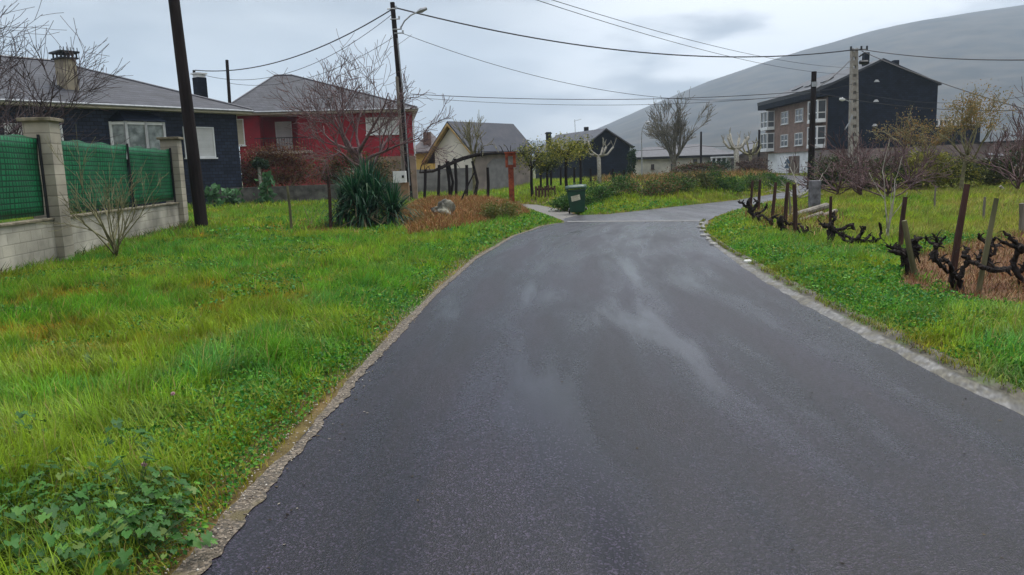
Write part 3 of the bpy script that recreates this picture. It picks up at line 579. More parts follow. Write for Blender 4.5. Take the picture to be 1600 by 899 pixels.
MB().slab([(-.95, -.33, z3+.003), (-1.0, -.33, z3+.9), (.25, -.33, zE-.05), (.6, -.33, z3+.003)], (0, L_+.55, 0)).build('eave_fascia', SLATE_W2, r8)
for s, (px, py0) in enumerate(((1353, 85), (1399, 97))):
    p = at(px, py0, FY+1.5); MB().box(p.x-FX-.25, p.x-FX+.25, 1.2, 1.8, p.z-1.5, p.z+.15).build('chimney', SLATE_W2, r8)
for yy, zz_ in ((3.5, .5), (8, .5), (12, .5)):
    t_ = (zz_); x_ = 1.1; z_ = zE+.05+(zA-zE)*(x_-.3)/(ax_-.3)
    MB().slab([(x_, yy, z_+.05), (x_+.9, yy, z_+.05+.9*(zA-zE)/(ax_-.3)), (x_+.9, yy+1.3, z_+.05+.9*(zA-zE)/(ax_-.3)), (x_, yy+1.3, z_+.05)], (0, 0, .1)).build('skylight', DMETAL, r8)
def fy(px): # depth (local) on the street front x = FX
    d_ = ray(px, 200); return FX/d_[0]*d_[1]-FY
for z0, z1_ in ((3.15, 4.55), (5.75, 7.2)):
    for a, b in ((1221, 1232), (1243, 1255)):
        y0, y1 = sorted((fy(a), fy(b))); window(h8, y0, y1, z0, z1_, 0, axis='y', sgn=-1, mull=1, rows=2, t=.09)
# bay windows at both ends of the front
def bay(ya, yb, z0, z1_):
    W_ = MB(); d_ = .75
    cs = [(-.0, ya), (-d_, ya+.25), (-d_, (ya+yb)/2), (-d_, yb-.25), (-.0, yb)]
    for c in cs: W_.box(c[0]-.06, c[0]+.06, c[1]-.06, c[1]+.06, z0+.3, z1_)
    for z in (z0+.28, z0+.95, z1_-.12): 
        for i in range(4):
            a, b = cs[i], cs[i+1]; ln = math.hypot(b[0]-a[0], b[1]-a[1]); W_.box((a[0]+b[0])/2-ln/2, (a[0]+b[0])/2+ln/2, (a[1]+b[1])/2-.05, (a[1]+b[1])/2+.05, z, z+.1, rz=math.atan2(b[1]-a[1], b[0]-a[0]))
    w = W_.build('bay_window', WHITE, h8)
    MB().slab([(-.01, ya+.02, z0+.32), (-d_+.03, ya+.27, z0+.32), (-d_+.03, yb-.27, z0+.32), (-.01, yb-.02, z0+.32)], (0, 0, z1_-z0-.4)).build('pane', GLASS, w)
    MB().slab([(-.01, ya-.1, z0), (-d_-.1, ya+.2, z0), (-d_-.1, yb-.2, z0), (-.01, yb+.1, z0)], (0, 0, .3)).build('sill', WHITE, w)
for z0, z1_ in ((2.7, 4.95), (5.3, 7.6)):
    bay(.4, 3.4, z0, z1_); bay(L_-3.2, L_-.2, z0, z1_)
# ground floor doors on the front
def fdoor(a, b, zt, mt, nm):
    y0, y1 = sorted((fy(a), fy(b))); return MB().box(.17, .246, y0, y1, 0, zt).build(nm, mt, h8)
fdoor(1274, 1291.5, 2.3, mat('blue_metal', (.03, .15, .26), .5, .2, 3), 'garage_door')
dr = fdoor(1231, 1247, 2.0, mat('brown_door', (.13, .085, .06), .6), 'door')
B = MB()
for px, py in ((1370, 127), (1369, 158), (1367, 196)): p = at(px, py, FY-.2); B = MB().slab([(p.x-FX-.28, -.125, p.z-.08), (p.x-FX+.28, -.125, p.z-.08), (p.x-FX+.1, -.125, p.z+.14), (p.x-FX-.1, -.125, p.z+.14)], (0, -.12, 0)); B.build('wall_vent', mat('vent_aluminium', (.5, .51, .52), .5), h8)
p0, p1 = at(1293.5, 236, FY-.2), at(1294.5, 275, FY-.2); MB().tube([(p0.x-FX, -.2, p0.z), (p1.x-FX, -.2, .0)], .07, 8).build('downpipe', WHITE, h8)
# dark annex with white balustrade
h9 = empty('slate_annex', (0, 0, 0), 'dark slate annex with white glazed balustrade right of the apartment block', 'building')
Ya = 86.0; x0, x1 = at(1450, 200, Ya).x, at(1532, 200, Ya).x; zt = at(1490, 197, Ya).z
wbox(h9, 'wall', SLATE_W2, x0, x1, Ya, Ya+8, 0, zt)
B = MB(); xe = at(1521, 190, Ya).x; zt2 = at(1490, 186, Ya).z; xs0 = at(1455, 190, Ya).x
B.box(xs0, xe, Ya+.1, Ya+.2, zt2-.1, zt2).box(xs0, xe, Ya+.1, Ya+.2, zt+.003, zt+.1)
for i in range(11): x = xs0+(xe-xs0)*i/10; B.box(x-.08, x+.08, Ya+.08, Ya+.22, zt+.1, zt2-.1)
bal = B.build('balustrade', mat('white_frame', (.85, .85, .85), .5, .05, 3), h9); MB().box(xs0+.05, xe-.05, Ya+.235, Ya+.26, zt+.01, zt2-.02).build('pane', GLASS, bal)
# long brown warehouse wall running behind the gardens
h10 = empty('warehouse', (0, 0, 0), 'long low brown-rendered warehouse behind the garden shrubs on the right', 'building')
Yh = 74.0; x0, x1 = at(1296, 240, Yh).x, 78.0
zl, zr = at(1296, 236, Yh).z, at(1600, 221, Yh).z
zr2 = zl+(zr-zl)*(x1-x0)/(at(1600, 221, Yh).x-x0)
MB().slab([(x0, Yh, 0), (x1, Yh, 0), (x1, Yh, zr2), (x0, Yh, zl)], (0, 5, 0)).build('wall', mat('brown_warehouse_render', (.185, .14, .13), .85, .25, .5, .2, 8), h10)
MB().slab([(at(1528, 223, Yh).x, Yh-.3, at(1528, 225, Yh).z), (x1, Yh-.3, zr2+.0), (x1, Yh-.3, zr2+.22), (at(1528, 223, Yh).x, Yh-.3, at(1528, 225, Yh).z+.15)], (0, 5.6, 0)).build('roof', DMETAL, h10)
# little white sheds seen through the shrubs
for (a, b, yt, yb_, Ys, lab) in ((1570, 1625, 246, 285, 62, 'white garden shed with flat pale roof at the right edge'), (1458, 1476, 264, 285, 60, 'small white outhouse showing through the shrubs below the slate annex')):
    p, q = at(a, yt, Ys), at(b, yt, Ys); o = empty('shed', ((p.x+q.x)/2, Ys, 0), lab, 'shed'); hw = (q.x-p.x)/2
    MB().box(-hw, hw, 0, 2.5, 0, p.z).build('wall', mat('shed_white', (.55, .55, .54), .8, .3, 1), o); MB().slab([(-hw-.15, -.15, p.z), (hw+.15, -.15, p.z), (hw+.15, 2.7, p.z+.25), (-hw-.15, 2.7, p.z+.25)], (0, 0, .1)).build('roof', mat('low_slate_roof', (.07, .07, .08), .7), o)

# ------------------------------------------------------------------ block wall with green mesh panels
fw = empty('garden_fence', (0, 0, 0), 'pale block wall with block pillars and green mesh panels on the left', 'fence')
PA = Vector((-9.02, 15.25, 0)); PB = Vector((-10.0, 23.3, 0)); PC = PA+(PA-PB)*1.0
dirw = (PB-PA).normalized(); nrm = Vector((dirw.y, -dirw.x, 0)); rzw = math.atan2(dirw.y, dirw.x)
fw.location = PA; fw.rotation_euler = (0, 0, rzw); LW = (PB-PA).length
GREEN = brick('green_mesh_fabric', (.003, .125, .046), (.005, .165, .060), (.001, .045, .018), .10, .10, .55, .016, .6, .25, off=0, spec=.3)
COP = mat('mossy_coping', (.10, .085, .05), .9, .4, 5, .4, 25, col2=(.27, .23, .16))
zc, zp, zt = .98, 2.52, 2.82
pil = [-LW, 0, LW]
for i, s in enumerate(pil):
    p = MB().box(s-.22, s+.22, -.24, .24, -.1, zt).build('pillar', PILL, fw)
    c = MB().box(s-.29, s+.29, -.31, .31, zt+.002, zt+.07); c.build('pillar_cap', COP, p, bev=.012)
for s0, s1 in ((-LW, 0), (0, LW)):
    MB().box(s0+.222, s1-.222, -.10, .10, -.15, zc-.05).build('block_base', CONC, fw)
    MB().box(s0+.224, s1-.224, -.14, .14, zc-.048, zc).build('coping', COP, fw, bev=.01)
    mid = (s0+s1)/2+.35
    for a, b in ((s0+.26, mid-.04), (mid+.04, s1-.26)):
        nxx = int((b-a)/.25); V = []; Fq = []
        for iz in range(9):
            for ix in range(nxx+1):
                x = a+(b-a)*ix/nxx; z = zc+.06+(zp-zc-.06)*iz/8; V.append((x, .02*math.sin(x*4.1+z*2)+.012*math.sin(x*11+z*5), z+(.02*math.sin(x*5) if iz == 8 else 0)))
        for iz in range(8):
            for ix in range(nxx): q = iz*(nxx+1)+ix; Fq.append((q, q+1, q+2+nxx, q+1+nxx))
        o = MB().add(V, Fq).build('mesh_panel', GREEN, fw, smooth=True); sm_ = o.modifiers.new('thick', 'SOLIDIFY'); sm_.thickness = .006
    for s in (mid, s1-.255, s0+.255): MB().tube([(s, -.035, zc), (s, -.035, zp+.05)], .028, 8).build('post', DMETAL, fw)
# ------------------------------------------------------------------ low dark garden wall at the back of the lawn
p0, p1 = at(318, 287, 40.4), at(530, 289, 40.4)
o = MB().box(p0.x-.5, p1.x+3, 40.4, 40.75, -.1, p1.z+.03).build('low_stone_wall', STONE); tag(o, 'low dark mossy stone wall along the back of the lawn, below the houses', 'wall')

# ------------------------------------------------------------------ poles
def pole(name, base, top, r0, r1, mt, label, cat='utility pole', group=None, n=12):
    b = Vector(base); t = at(*top, b.y)-b; e = empty(name, b, label, cat, group)
    MB().tube([(0, 0, -.3), t*.33, t*.66, t], [r0, r0*.67+r1*.33, r0*.33+r1*.67, r1], n).build('shaft', mt, e, smooth=False); return e, t
b = Vector((at(317, 366, 22.4).x, 22.4, 0)); b.z = hz(b.x, b.y)
near_pole, t1 = pole('utility_pole', b, (258, -110), .185, .14, WOOD, 'thick dark creosoted pole leaning beside the end of the block wall')
b = Vector((-4.9, 38, 0)); p = at(641, 314, 38); b.x = p.x; b.z = 0
e2, t2 = pole('utility_pole', b, (613, 4), .17, .11, WOOD, 'tall wooden pole with curved lamp arm in front of the red house')
TL = b+t2
arm = MB(); a0 = at(625, 46, 38)-b; pts = [a0, at(632, 33, 38)-b, at(642, 24, 38)-b, at(654, 18, 38)-b]; arm.tube(pts, .035, 8); ar = arm.build('lamp_arm', GMETAL, e2)
h0 = at(652, 19, 38)-b; h1_ = at(667, 13, 38)-b; MB().tube([h0, h0*.6+h1_*.4, h1_], [.05, .12, .07], 8).build('lamp_head', GMETAL, ar)
q0, q1 = at(621, 60, 37.8)-b, at(640, 290, 37.8)-b; MB().tube([q0, (q0+q1)/2+Vector((.06, 0, 0)), q1], .035, 6).build('conduit', GMETAL, e2)
B = MB()
for (x, y) in ((612, 14), (617, 30), (620, 46), (623, 52)): p = at(x, y, 37.8)-b; B.tube([p+Vector((-.22, 0, 0)), p+Vector((.22, 0, 0))], .03, 6); B.tube([p+Vector((.2, 0, -.02)), p+Vector((.2, 0, .12))], .045, 6)
B.build('insulator', GMETAL, e2)
# strut pole and meter box beside it
b = at(634, 315, 37.4); b.z = 0; e3, t3 = pole('prop_pole', b, (620, 120), .10, .07, GWOOD, 'thin grey post leaning against the tall wooden lamp pole', 'post')
b = at(633, 315, 37.0); b.z = 0; e = empty('meter_pillar', b, 'brick meter pillar with white meter box beside the yucca', 'meter box')
MB().box(-.16, .2, 0, .35, 0, 1.15).build('pillar', mat('orange_brick_pillar', (.25, .15, .08), .9, .3, 4), e)
p = at(625, 284, 37.0)-b; q = at(625, 268, 37.0)-b; w_ = MB().box(-.5, .1, -.08, .3, 1.155, 1.70).build('meter_box', WHITE, e, bev=.01); MB().box(-.08, .02, -.10, -.081, 1.38, 1.5).build('meter_window', DMETAL, w_)
# concrete pole on the right
b = Vector((at(1333, 291, 50).x, 50, 0)); e4 = empty('concrete_pole', b, 'tall slotted concrete pole with street lamp arm in front of the black gable', 'utility pole'); t4 = at(1334.5, 76, 50)-b
S = MB(); lev = 16
for i in range(lev):
    f0, f1 = i/lev, (i+1)/lev
    def sec(f, y0=-.16, y1=.16):
        c = t4*f; wd = .30*(1-f)+.19*f; return c, wd
    c0, w0 = sec(f0); c1, w1 = sec(f1)
    for sx_ in (-1, 1):
        xa0, xb0_ = sorted((c0.x+sx_*w0, c0.x+sx_*w0*.45)); xa1, xb1_ = sorted((c1.x+sx_*w1, c1.x+sx_*w1*.45))
        S.add([(xa0, -w0*.75, c0.z), (xb0_, -w0*.75, c0.z), (xb0_, w0*.75, c0.z), (xa0, w0*.75, c0.z), (xa1, -w1*.75, c1.z), (xb1_, -w1*.75, c1.z), (xb1_, w1*.75, c1.z), (xa1, w1*.75, c1.z)], [(0, 3, 2, 1), (4, 5, 6, 7), (0, 1, 5, 4), (1, 2, 6, 5), (2, 3, 7, 6), (3, 0, 4, 7)])
    g0_ = t4*(f0); h_ = t4.z/lev*.62
    S.box(g0_.x-w0*.46, g0_.x+w0*.46, -w0*.62, w0*.62, g0_.z, g0_.z+h_)
S.build('shaft', CPOLE, e4)
B = MB(); tz = t4
B.tube([tz+Vector((-.35, -.25, -.12)), tz+Vector((.75, -.25, -.12))], .05, 6)
for xx in (-.3, .35, .7): B.tube([tz+Vector((xx, -.25, -.1)), tz+Vector((xx, -.25, .1))], .06, 6)
B.tube([tz+Vector((.25, -.3, -.9)), tz+Vector((.75, -.3, -.9))], .13, 6); B.tube([tz+Vector((.2, -.3, -.55)), tz+Vector((.6, -.3, -.3))], .05, 6); B.build('crossarm', DMETAL, e4)
a0 = at(1330, 160, 49.7)-b; a1 = at(1320, 156, 49.7)-b; la = MB().tube([a0, a1], .03, 6).build('lamp_arm', GMETAL, e4); a2 = at(1312, 155, 49.7)-b; MB().tube([a1, (a1+a2)/2, a2], [.06, .13, .08], 8).build('lamp_head', WHITE, la)
B = MB().tube([at(1332, 180, 49.6)-b, at(1327, 192, 49.6)-b, at(1320, 203, 49.6)-b], .04, 5); B.build('bracket', GMETAL, e4)
# wooden pole right
b = Vector((at(1266, 300, 42).x, 42, 0)); e5, t5 = pole('utility_pole', b, (1272, 112), .19, .13, WOOD, 'dark wooden pole in front of the bay windows of the brick apartment block')
MB().box(t5.x-.15, t5.x+.1, -.24, -.1, t5.z-.8, t5.z-.55).build('junction_box', GMETAL, e5)
TR = b+t5; TC = Vector((at(1333, 291, 50).x, 50, 0))+t4
# grey concrete stub below it
b = G(1272, 332); o = MB().box(-.15, .15, -.10, .10, -.1, .92).build('concrete_stub', mat('grey_stub', (.06, .055, .06), .85, .3, 6, .4, 30, col2=(.19, .18, .20)), None, b, bev=.02); tag(o, 'weathered grey concrete block standing at the foot of the garden shrubs', 'block')
# small poles far away
for nm, bx_, by_, tx_, ty_, Y, r_, lab in (('utility_pole', 1095, 262, 1095.5, 206, 92, .14, 'thin far pole standing beside the low white building'), ('utility_pole', 1185, 262, 1186.5, 203, 84, .15, 'thin dark pole in front of the brown stone barn'), ('utility_pole', 305, 160, 303, 110, 50, .11, 'slim dark pole rising left of the black chimney'), ('utility_pole', 357, 180, 354.5, 94, 47.5, .12, 'slim dark pole rising between the slate house and the red roof')):
    b = Vector((at(bx_, by_, Y).x, Y, 0)); e, t = pole(nm, b, (tx_, ty_), r_, r_*.8, WOOD, lab, n=8)
# distant street lamp
b = Vector((at(1003, 262, 78).x, 78, 0)); e = empty('street_lamp', b, 'slender street lamp with curved arm right of the black gabled house', 'street lamp')
MB().tube([(0, 0, 0), at(1002.5, 212, 78)-b, at(1003.5, 202, 78)-b, at(1007, 194, 78)-b, at(1011, 191.5, 78)-b], [.07, .05, .045, .04, .04], 8).build('post', GMETAL, e)
a0, a1 = at(1010, 191.8, 78)-b, at(1016, 191.5, 78)-b; MB().tube([a0, (a0+a1)/2, a1], [.06, .11, .06], 8).build('lamp_head', GMETAL, e)

# ------------------------------------------------------------------ cables
NW = 0
def cable(p, q, sag, r, label, group='overhead cables'):
    p, q = Vector(p), Vector(q); n = 28; pts = [p.lerp(q, i/n)-Vector((0, 0, sag*4*(i/n)*(1-i/n))) for i in range(n+1)]
    o = MB().tube(pts, r, 5, caps=False).build('overhead_cable', mat('cable_rubber', (.012, .012, .014), .6, .2, 5), None); tag(o, label, 'cable', group); return o
TLn = TL
c1 = TL+Vector((.15, 0, -.25)); 
cable(c1, TC+Vector((-.3, -.2, -.12)), 1.15, .034, 'thick black cable sagging from the lamp pole to the concrete pole')
cable(TC+Vector((.35, -.25, -.1)), at(1760, 88, 30), .35, .028, 'thick cable leaving the concrete pole for the upper right edge')
cable(at(305, 110, 50), TL+Vector((-.1, 0, -.35)), .9, .03, 'thick cable from the chimney pole up to the lamp pole')
cable(at(303, 113, 50), at(616, 20, 38), 1.5, .014, 'thin cable just under the thick one left of the lamp pole')
cable(at(357, 130, 47.5), at(620, 55, 38), .9, .012, 'lowest thin cable between red house pole and lamp pole')
cable(at(628, 52, 38), TC+Vector((-.1, -.2, -2.2)), 1.9, .013, 'thin cable hanging below the thick one across the middle of the sky')
cable(at(640, 147, 38), TR+Vector((0, 0, -1.0)), .35, .016, 'upper of two level cables across to the dark wooden pole')
cable(at(640, 152, 38), TR+Vector((0, 0, -1.15)), .48, .010, 'lower thin one of two level cables across to the dark wooden pole')
cable(at(790, -16, 20), TC+Vector((0, -.1, -1.6)), .5, .009, 'left one of the thin pair slanting down from the top edge')
cable(at(812, -16, 20), TC+Vector((.1, -.1, -1.2)), .45, .009, 'right one of the thin pair slanting down from the top edge')
cable(TC+Vector((.4, -.2, -.2)), at(1700, 196, 34), .3, .024, 'cable slanting down across the black gable to the right edge')
cable(TR+Vector((.1, 0, -.9)), TC+Vector((-.1, -.2, -.5)), .15, .03, 'short cable between dark wooden pole and concrete pole')
cable(TR+Vector((.1, 0, -1.1)), at(1700, 166, 36), .5, .014, 'level thin cable passing over the black gable to the right')
cable(TC+Vector((.1, -.2, -2.7)), at(1700, 128, 44), .9, .011, 'pale thin cable drooping in front of the gable and up to the right')
cable(at(1185, 222, 84), at(1095, 228, 92), .25, .03, 'sagging cable between the two far thin poles')
cable(at(1095, 228, 92), at(880, 232, 84), .4, .025, 'cable from the far thin pole across to the black gabled house')

# ------------------------------------------------------------------ wheelie bin
b = G(903, 334); e = empty('wheelie_bin', b, 'dark green wheelie bin with white notice at the roadside', 'bin', rz=R(-6)); e.rotation_euler = (0, R(-3), R(-6))
GRN = mat('green_plastic', (.006, .045, .022), .4, .25, 3, .05, 40)
hB = .84
B = MB(); B.add([(-.25, -.27, .06), (.25, -.27, .06), (.25, .25, .06), (-.25, .25, .06), (-.32, -.36, hB), (.32, -.36, hB), (.32, .33, hB), (-.32, .33, hB)], [(0, 3, 2, 1), (4, 5, 6, 7), (0, 1, 5, 4), (1, 2, 6, 5), (2, 3, 7, 6), (3, 0, 4, 7)])
B.box(-.345, .345, -.385, .35, hB-.05, hB+.0); bd = B.build('body', GRN, e, bev=.02)
B = MB(); n = 8
for i in range(n):
    pass
vs = []; 
for i in range(9):
    y = -.42+.82*i/8; z = hB+.012+.10*math.sin(math.pi*(i/8)**.8)**.7*(1 if 0 < i < 8 else .25)
    vs += [(-.36, y, z), (-.2, y, z+.03), (.2, y, z+.03), (.36, y, z)]
fs = []
for i in range(8):
    for j in range(3): q = i*4+j; fs.append((q, q+1, q+5, q+4))
lid = B.add(vs, fs).build('lid', GRN, e, smooth=True); s_ = lid.modifiers.new('t', 'SOLIDIFY'); s_.thickness = .025; s_.offset = 1
B = MB().tube([(-.28, .42, hB+.03), (.28, .42, hB+.03)], .018, 8); B.build('handle', GRN, e)
for sx_ in (-1, 1): w_ = MB().tube([(sx_*.27, .27, .1), (sx_*.32, .27, .1)], .1, 16).build('wheel', DMETAL, e); MB().tube([(sx_*.322, .27, .1), (sx_*.335, .27, .1)], .04, 10).build('hub', GMETAL, w_)
lb = MB().add([(-.17, -.3235, .44), (.13, -.3235+.0, .49), (.11, -.346, .67), (-.19, -.346, .62)], [(0, 1, 2, 3)]).build('notice', mat('paper_notice', (.62, .58, .44), .6, .15, 12), e)
lb.location = (0, -.012, 0)
tx = MB()
for i in range(4):
    z = .475+.04*i; tx.add([(-.14, -.3405-.0 - (z-.44)*.115, z+.012), (.08-.03*(i % 2), -.3405-(z-.44)*.115, z+.045), (.08-.03*(i % 2), -.3405-(z-.42)*.115, z+.057), (-.14, -.3405-(z-.42)*.115, z+.024)], [(0, 1, 2, 3)])
tx.build('print', mat('faded_print', (.33, .29, .22), .7), lb)

# ------------------------------------------------------------------ triangular road signs on one post
b = Vector((at(1229.5, 275, 60).x, 60, 0)); e = empty('road_sign', b, 'two small triangular road signs on one grey post before the white ground floor', 'sign')
MB().tube([(0, 0, 0), (0, 0, at(1230, 249, 60).z)], .04, 8).build('post', GMETAL, e)
for py0, py1 in ((258, 251), (265, 259)):
    z0, z1_ = at(1230, py0, 60).z, at(1230, py1, 60).z; s = MB().slab([(-.25, -.06, z0+.1), (.25, -.06, z0+.1), (0, -.06, z0+.53)], (0, .03, 0)).build('sign_plate', mat('sign_back', (.05, .08, .12), .5), e)

# ------------------------------------------------------------------ rust coloured post with box head
b = at(800, 318, 34.5); b.z = hz(b.x, b.y)
e = empty('rusty_post', b, 'rust-red iron post with box-shaped head beside the lane', 'post')
ht = at(797, 262, 34.5).z-b.z
MB().box(-.12, .12, -.1, .1, -.1, ht).build('shaft', RUSTY, e)
B = MB().box(-.23, -.11, -.2, .2, ht+.003, ht+.62); B.box(.11, .23, -.2, .2, ht+.003, ht+.62); B.box(-.108, .108, -.2, .2, ht+.50, ht+.62); B.box(-.108, .108, -.1, .2, ht+.003, ht+.12); B.box(-.27, .27, -.25, .25, ht+.622, ht+.68); B.build('box_head', RUSTY, e)

# ------------------------------------------------------------------ boulder
b = G(693, 352); bpy_me = bpy.data.meshes.new('boulder'); import bmesh
bm = bmesh.new(); bmesh.ops.create_icosphere(bm, subdivisions=4, radius=1)
for v in bm.verts:
    p = v.co.copy(); s = 1+.22*math.sin(3*p.x+1)+.15*math.sin(5*p.y+2*p.z)+.12*math.sin(7*p.z+3*p.x)+.05*math.sin(17*p.x+9*p.y)
    v.co = Vector((round(p.x*s*3.2)/3.2*.35+p.x*s*.65, round(p.y*s*3)/3*.35+p.y*s*.65, p.z*s*.95)); v.co.x *= .40; v.co.y *= .36; v.co.z *= .33
bm.to_mesh(bpy_me); bm.free(); bpy_me.materials.append(mat('lichen_rock', (.06, .055, .045), .9, .4, 3, .8, 12, col2=(.20, .19, .14)))
o = link('boulder', bpy_me, None, (b.x, b.y, b.z+.30)); tag(o, 'lichen-spotted boulder sitting in the dead brown bracken', 'boulder')

# ------------------------------------------------------------------ brown slatted panel under the trees
p0, p1 = at(838, 312, 36.5), at(867, 312, 36.5); zt = at(850, 291, 36.5).z
e = empty('wooden_panel', (p0.x, 36.5, 0), 'dark brown slatted wooden panel under the clipped trees left of the bin', 'fence panel')
B = MB()
for i in range(7): x = (p1.x-p0.x)*i/6; B.box(x-.05, x+.05, -.03, .03, .0, zt+.04*math.sin(i*2.1))
B.build('slats', mat('red_brown_wood', (.06, .022, .015), .8, .3, 8), e)
B = MB().box(0, p1.x-p0.x, .032, .08, .2, .3).box(0, p1.x-p0.x, .032, .08, zt-.2, zt-.1); B.build('rails', WOOD, e)

# ------------------------------------------------------------------ branching plants
def polyl(p, d, L, r, seg, wob, up, rr):
    P = [p.copy()]; rad = [r]; d = d.normalized()
    for i in range(seg):
        d = (d+Vector((rr.gauss(0, wob), rr.gauss(0, wob), rr.gauss(0, wob)+up))).normalized(); P.append(P[-1]+d*L/seg); rad.append(max(r*(1-.75*(i+1)/seg), .0035))
    return P, rad
def grow(p, d, L, r, lv, mx_, out, rr, wob=.16, up=.05, kids=(3, 5), ang=(.45, .9), ratio=(.5, .72), seg=5):
    P, rad = polyl(p, d, L, r, seg, wob, up, rr); out.append((P, rad, lv))
    if lv >= mx_: return
    for k_ in range(rr.randint(*kids)):
        t = rr.uniform(.28, 1.0); i = min(int(t*seg), seg-1); q = P[i].lerp(P[i+1], t*seg-i); dd_ = (P[i+1]-P[i]).normalized()
        o = dd_.orthogonal().normalized(); o.rotate(Matrix.Rotation(rr.uniform(0, 6.28), 3, dd_)); a = rr.uniform(*ang)
        grow(q, dd_*math.cos(a)+o*math.sin(a), L*rr.uniform(*ratio), max(rad[i]*.62, .004), lv+1, mx_, out, rr, wob, up, kids, ang, ratio, max(3, seg-1))
def plant(name, base, out, mt, label, cat, group=None, tr='trunk', br='branches', minr=0, mt2=None, n0=8):
    e = empty(name, base, label, cat, group); A, B = MB(), MB()
    for P, rad, lv in out:
        rad = [max(x, minr) for x in rad]
        (A if lv == 0 else B).tube(P, rad, n0 if lv == 0 else (5 if lv == 1 else (4 if lv == 2 else 3)), caps=lv < 2, jit=.18 if lv < 2 else 0)
    A.build(tr, mt, e, smooth=True); B.build(br, mt2 or mt, e, smooth=True); return e
def tree(name, base, label, th, tr_, limbs, Ll, el, mx_, seed, mt, lean=(0, 0), minr=.006, wob=.15, up=.05, kids=(3, 5), azs=None, ratio=(.5, .72), cat='tree', ang=(.45, .9), mt2=None, **k_):
    rr = random.Random(seed); out = []; d = Vector((lean[0], lean[1], 1)).normalized()
    P, rad = polyl(Vector((0, 0, -.1)), d, th+.1, tr_, 5, .05, 0, rr); rad = [tr_*(1-.35*i/5) for i in range(6)]; out.append((P, rad, 0))
    for i in range(limbs):
        a = (azs[i] if azs else 6.283*i/limbs+rr.uniform(-.4, .4)); e_ = rr.uniform(*el); t = rr.uniform(.6, 1)
        j = min(int(t*5), 4); q = P[j].lerp(P[j+1], t*5-j) if i else P[-1]
        grow(q, Vector((math.cos(a)*math.cos(e_), math.sin(a)*math.cos(e_), math.sin(e_))), Ll*rr.uniform(.8, 1.15), tr_*.55, 1, mx_, out, rr, wob, up, kids, ang, ratio)
    return plant(name, base, out, mt, label, cat, minr=minr, mt2=mt2, **k_)
# big bare tree behind the green fence at the left edge
p = at(-75, 300, 18.5); tree('bare_tree', (p.x, 18.5, 0), 'bare fruit tree spreading over the green fence at the left edge', 1.9, .14, 8, 2.45, (.3, 1.2), 4, 21, BARKR, minr=.006, kids=(5, 7), azs=[.1, -.3, .5, 2.6, 4.2, -.6, .9, 1.8], ratio=(.5, .75), wob=.13, up=.05, mt2=mat('twig_bark', (.035, .022, .024), .8, .4, 9, col2=(.09, .06, .06)))
# bare tree in front of the red house
p = at(578, 300, 33); tree('bare_tree', (p.x, 33, hz(p.x, 33)), 'wide bare fruit tree in front of the red house, behind the yucca', 2.5, .15, 9, 2.9, (.15, 1.25), 4, 5, BARKR, minr=.009, kids=(4, 6), azs=[3.1, 2.8, .2, 3.4, -.3, 1.6, 3.0, 4.6, .5], wob=.17, up=.07)
# far bare tree
p = at(1053, 272, 88); tree('bare_tree', (p.x, 88, 0), 'large fan-shaped bare tree in front of the low white building', 2.0, .32, 8, 3.55, (.8, 1.42), 4, 9, mat('far_bark', (.09, .08, .06), .9, .3, 3, col2=(.19, .17, .12)), minr=.024, kids=(4, 6), ang=(.3, .65), wob=.09, up=.06)
# thin young tree above the pergola
p = at(741, 300, 40); tree('young_tree', (p.x, 40, 0), 'thin upright young tree rising in front of the slate roof', 2.3, .10, 7, 1.5, (.9, 1.4), 3, 14, BARKG, minr=.014, kids=(3, 4), ang=(.3, .7), up=.08)
# sapling by the block wall
def sapling(px, py, label, H_, spread, n, seed, mt, mx_=2, minr=.005, name='sapling', cat='tree', r=.03, wob=.08, kids=(2, 4), upw=.03, Y=None, minel=.9):
    b = G(px, py) if Y is None else Vector((at(px, py, Y).x, Y, hz(at(px, py, Y).x, Y))); rr = random.Random(seed); out = []
    P, rad = polyl(Vector((0, 0, -.05)), Vector((rr.uniform(-.1, .1), 0, 1)), H_*.22, r*1.2, 3, .04, 0, rr); out.append((P, [r*1.2, r*1.15, r*1.1, r], 0))
    for i in range(n):
        a = 6.283*i/n+rr.uniform(-.5, .5); e_ = rr.uniform(minel, 1.35); j = rr.choice((1, 2, 3))
        grow(P[j], Vector((math.cos(a)*math.cos(e_)*spread, math.sin(a)*math.cos(e_)*spread, math.sin(e_))), H_*rr.uniform(.6, .95), r*.7, 1, mx_, out, rr, wob, upw, kids, (.25, .6), (.4, .6), 6)
    return plant(name, b, out, mt, label, cat, minr=minr)
sapling(184, 408, 'leafless multi-stemmed sapling in front of the block wall', 1.75, 1.2, 13, 3, BARKG, 3, .004, r=.028, kids=(3, 5), minel=.75)
sapling(487, 425/1.0-70, 'thin bare shoots growing in the lawn near the stakes', .8, .8, 4, 8, BARKG, 1, .006, name='shoot', cat='shoots', r=.012)
# right-hand shrubbery: bare purple-brown shrubs
spots = [(1308, 318, 30, 1.9, 'bare bush just right of the grey concrete block', BARKR), (1345, 322, 29, 2.2, 'dense purple-brown bare bush below the concrete pole', BARKR), (1385, 325, 27, 1.9, 'tangled bare bush right of the concrete pole', BARKR), (1422, 318, 32, 2.0, 'bare reddish bush before the warehouse wall, left of the yellow hedge', BARKR), (1250, 322, 29, 1.6, 'pale thin bare bush left of the grey concrete block', BARKP), (1590, 318, 29, 2.5, 'tall bare reddish bush near the right edge', BARKR), (1550, 318, 34, 2.4, 'low bare bush before the warehouse wall at the far right', BARKR)]
for i, (px, py, Y, H_, lab, mt_) in enumerate(spots):
    sapling(px, py, lab, H_, 1.6, 13 if i != 4 else 5, 40+i, mt_, 3 if i != 4 else 2, .009, name='bare_shrub', cat='shrub', r=.045, wob=.16, kids=(3, 5), Y=Y, minel=.4)
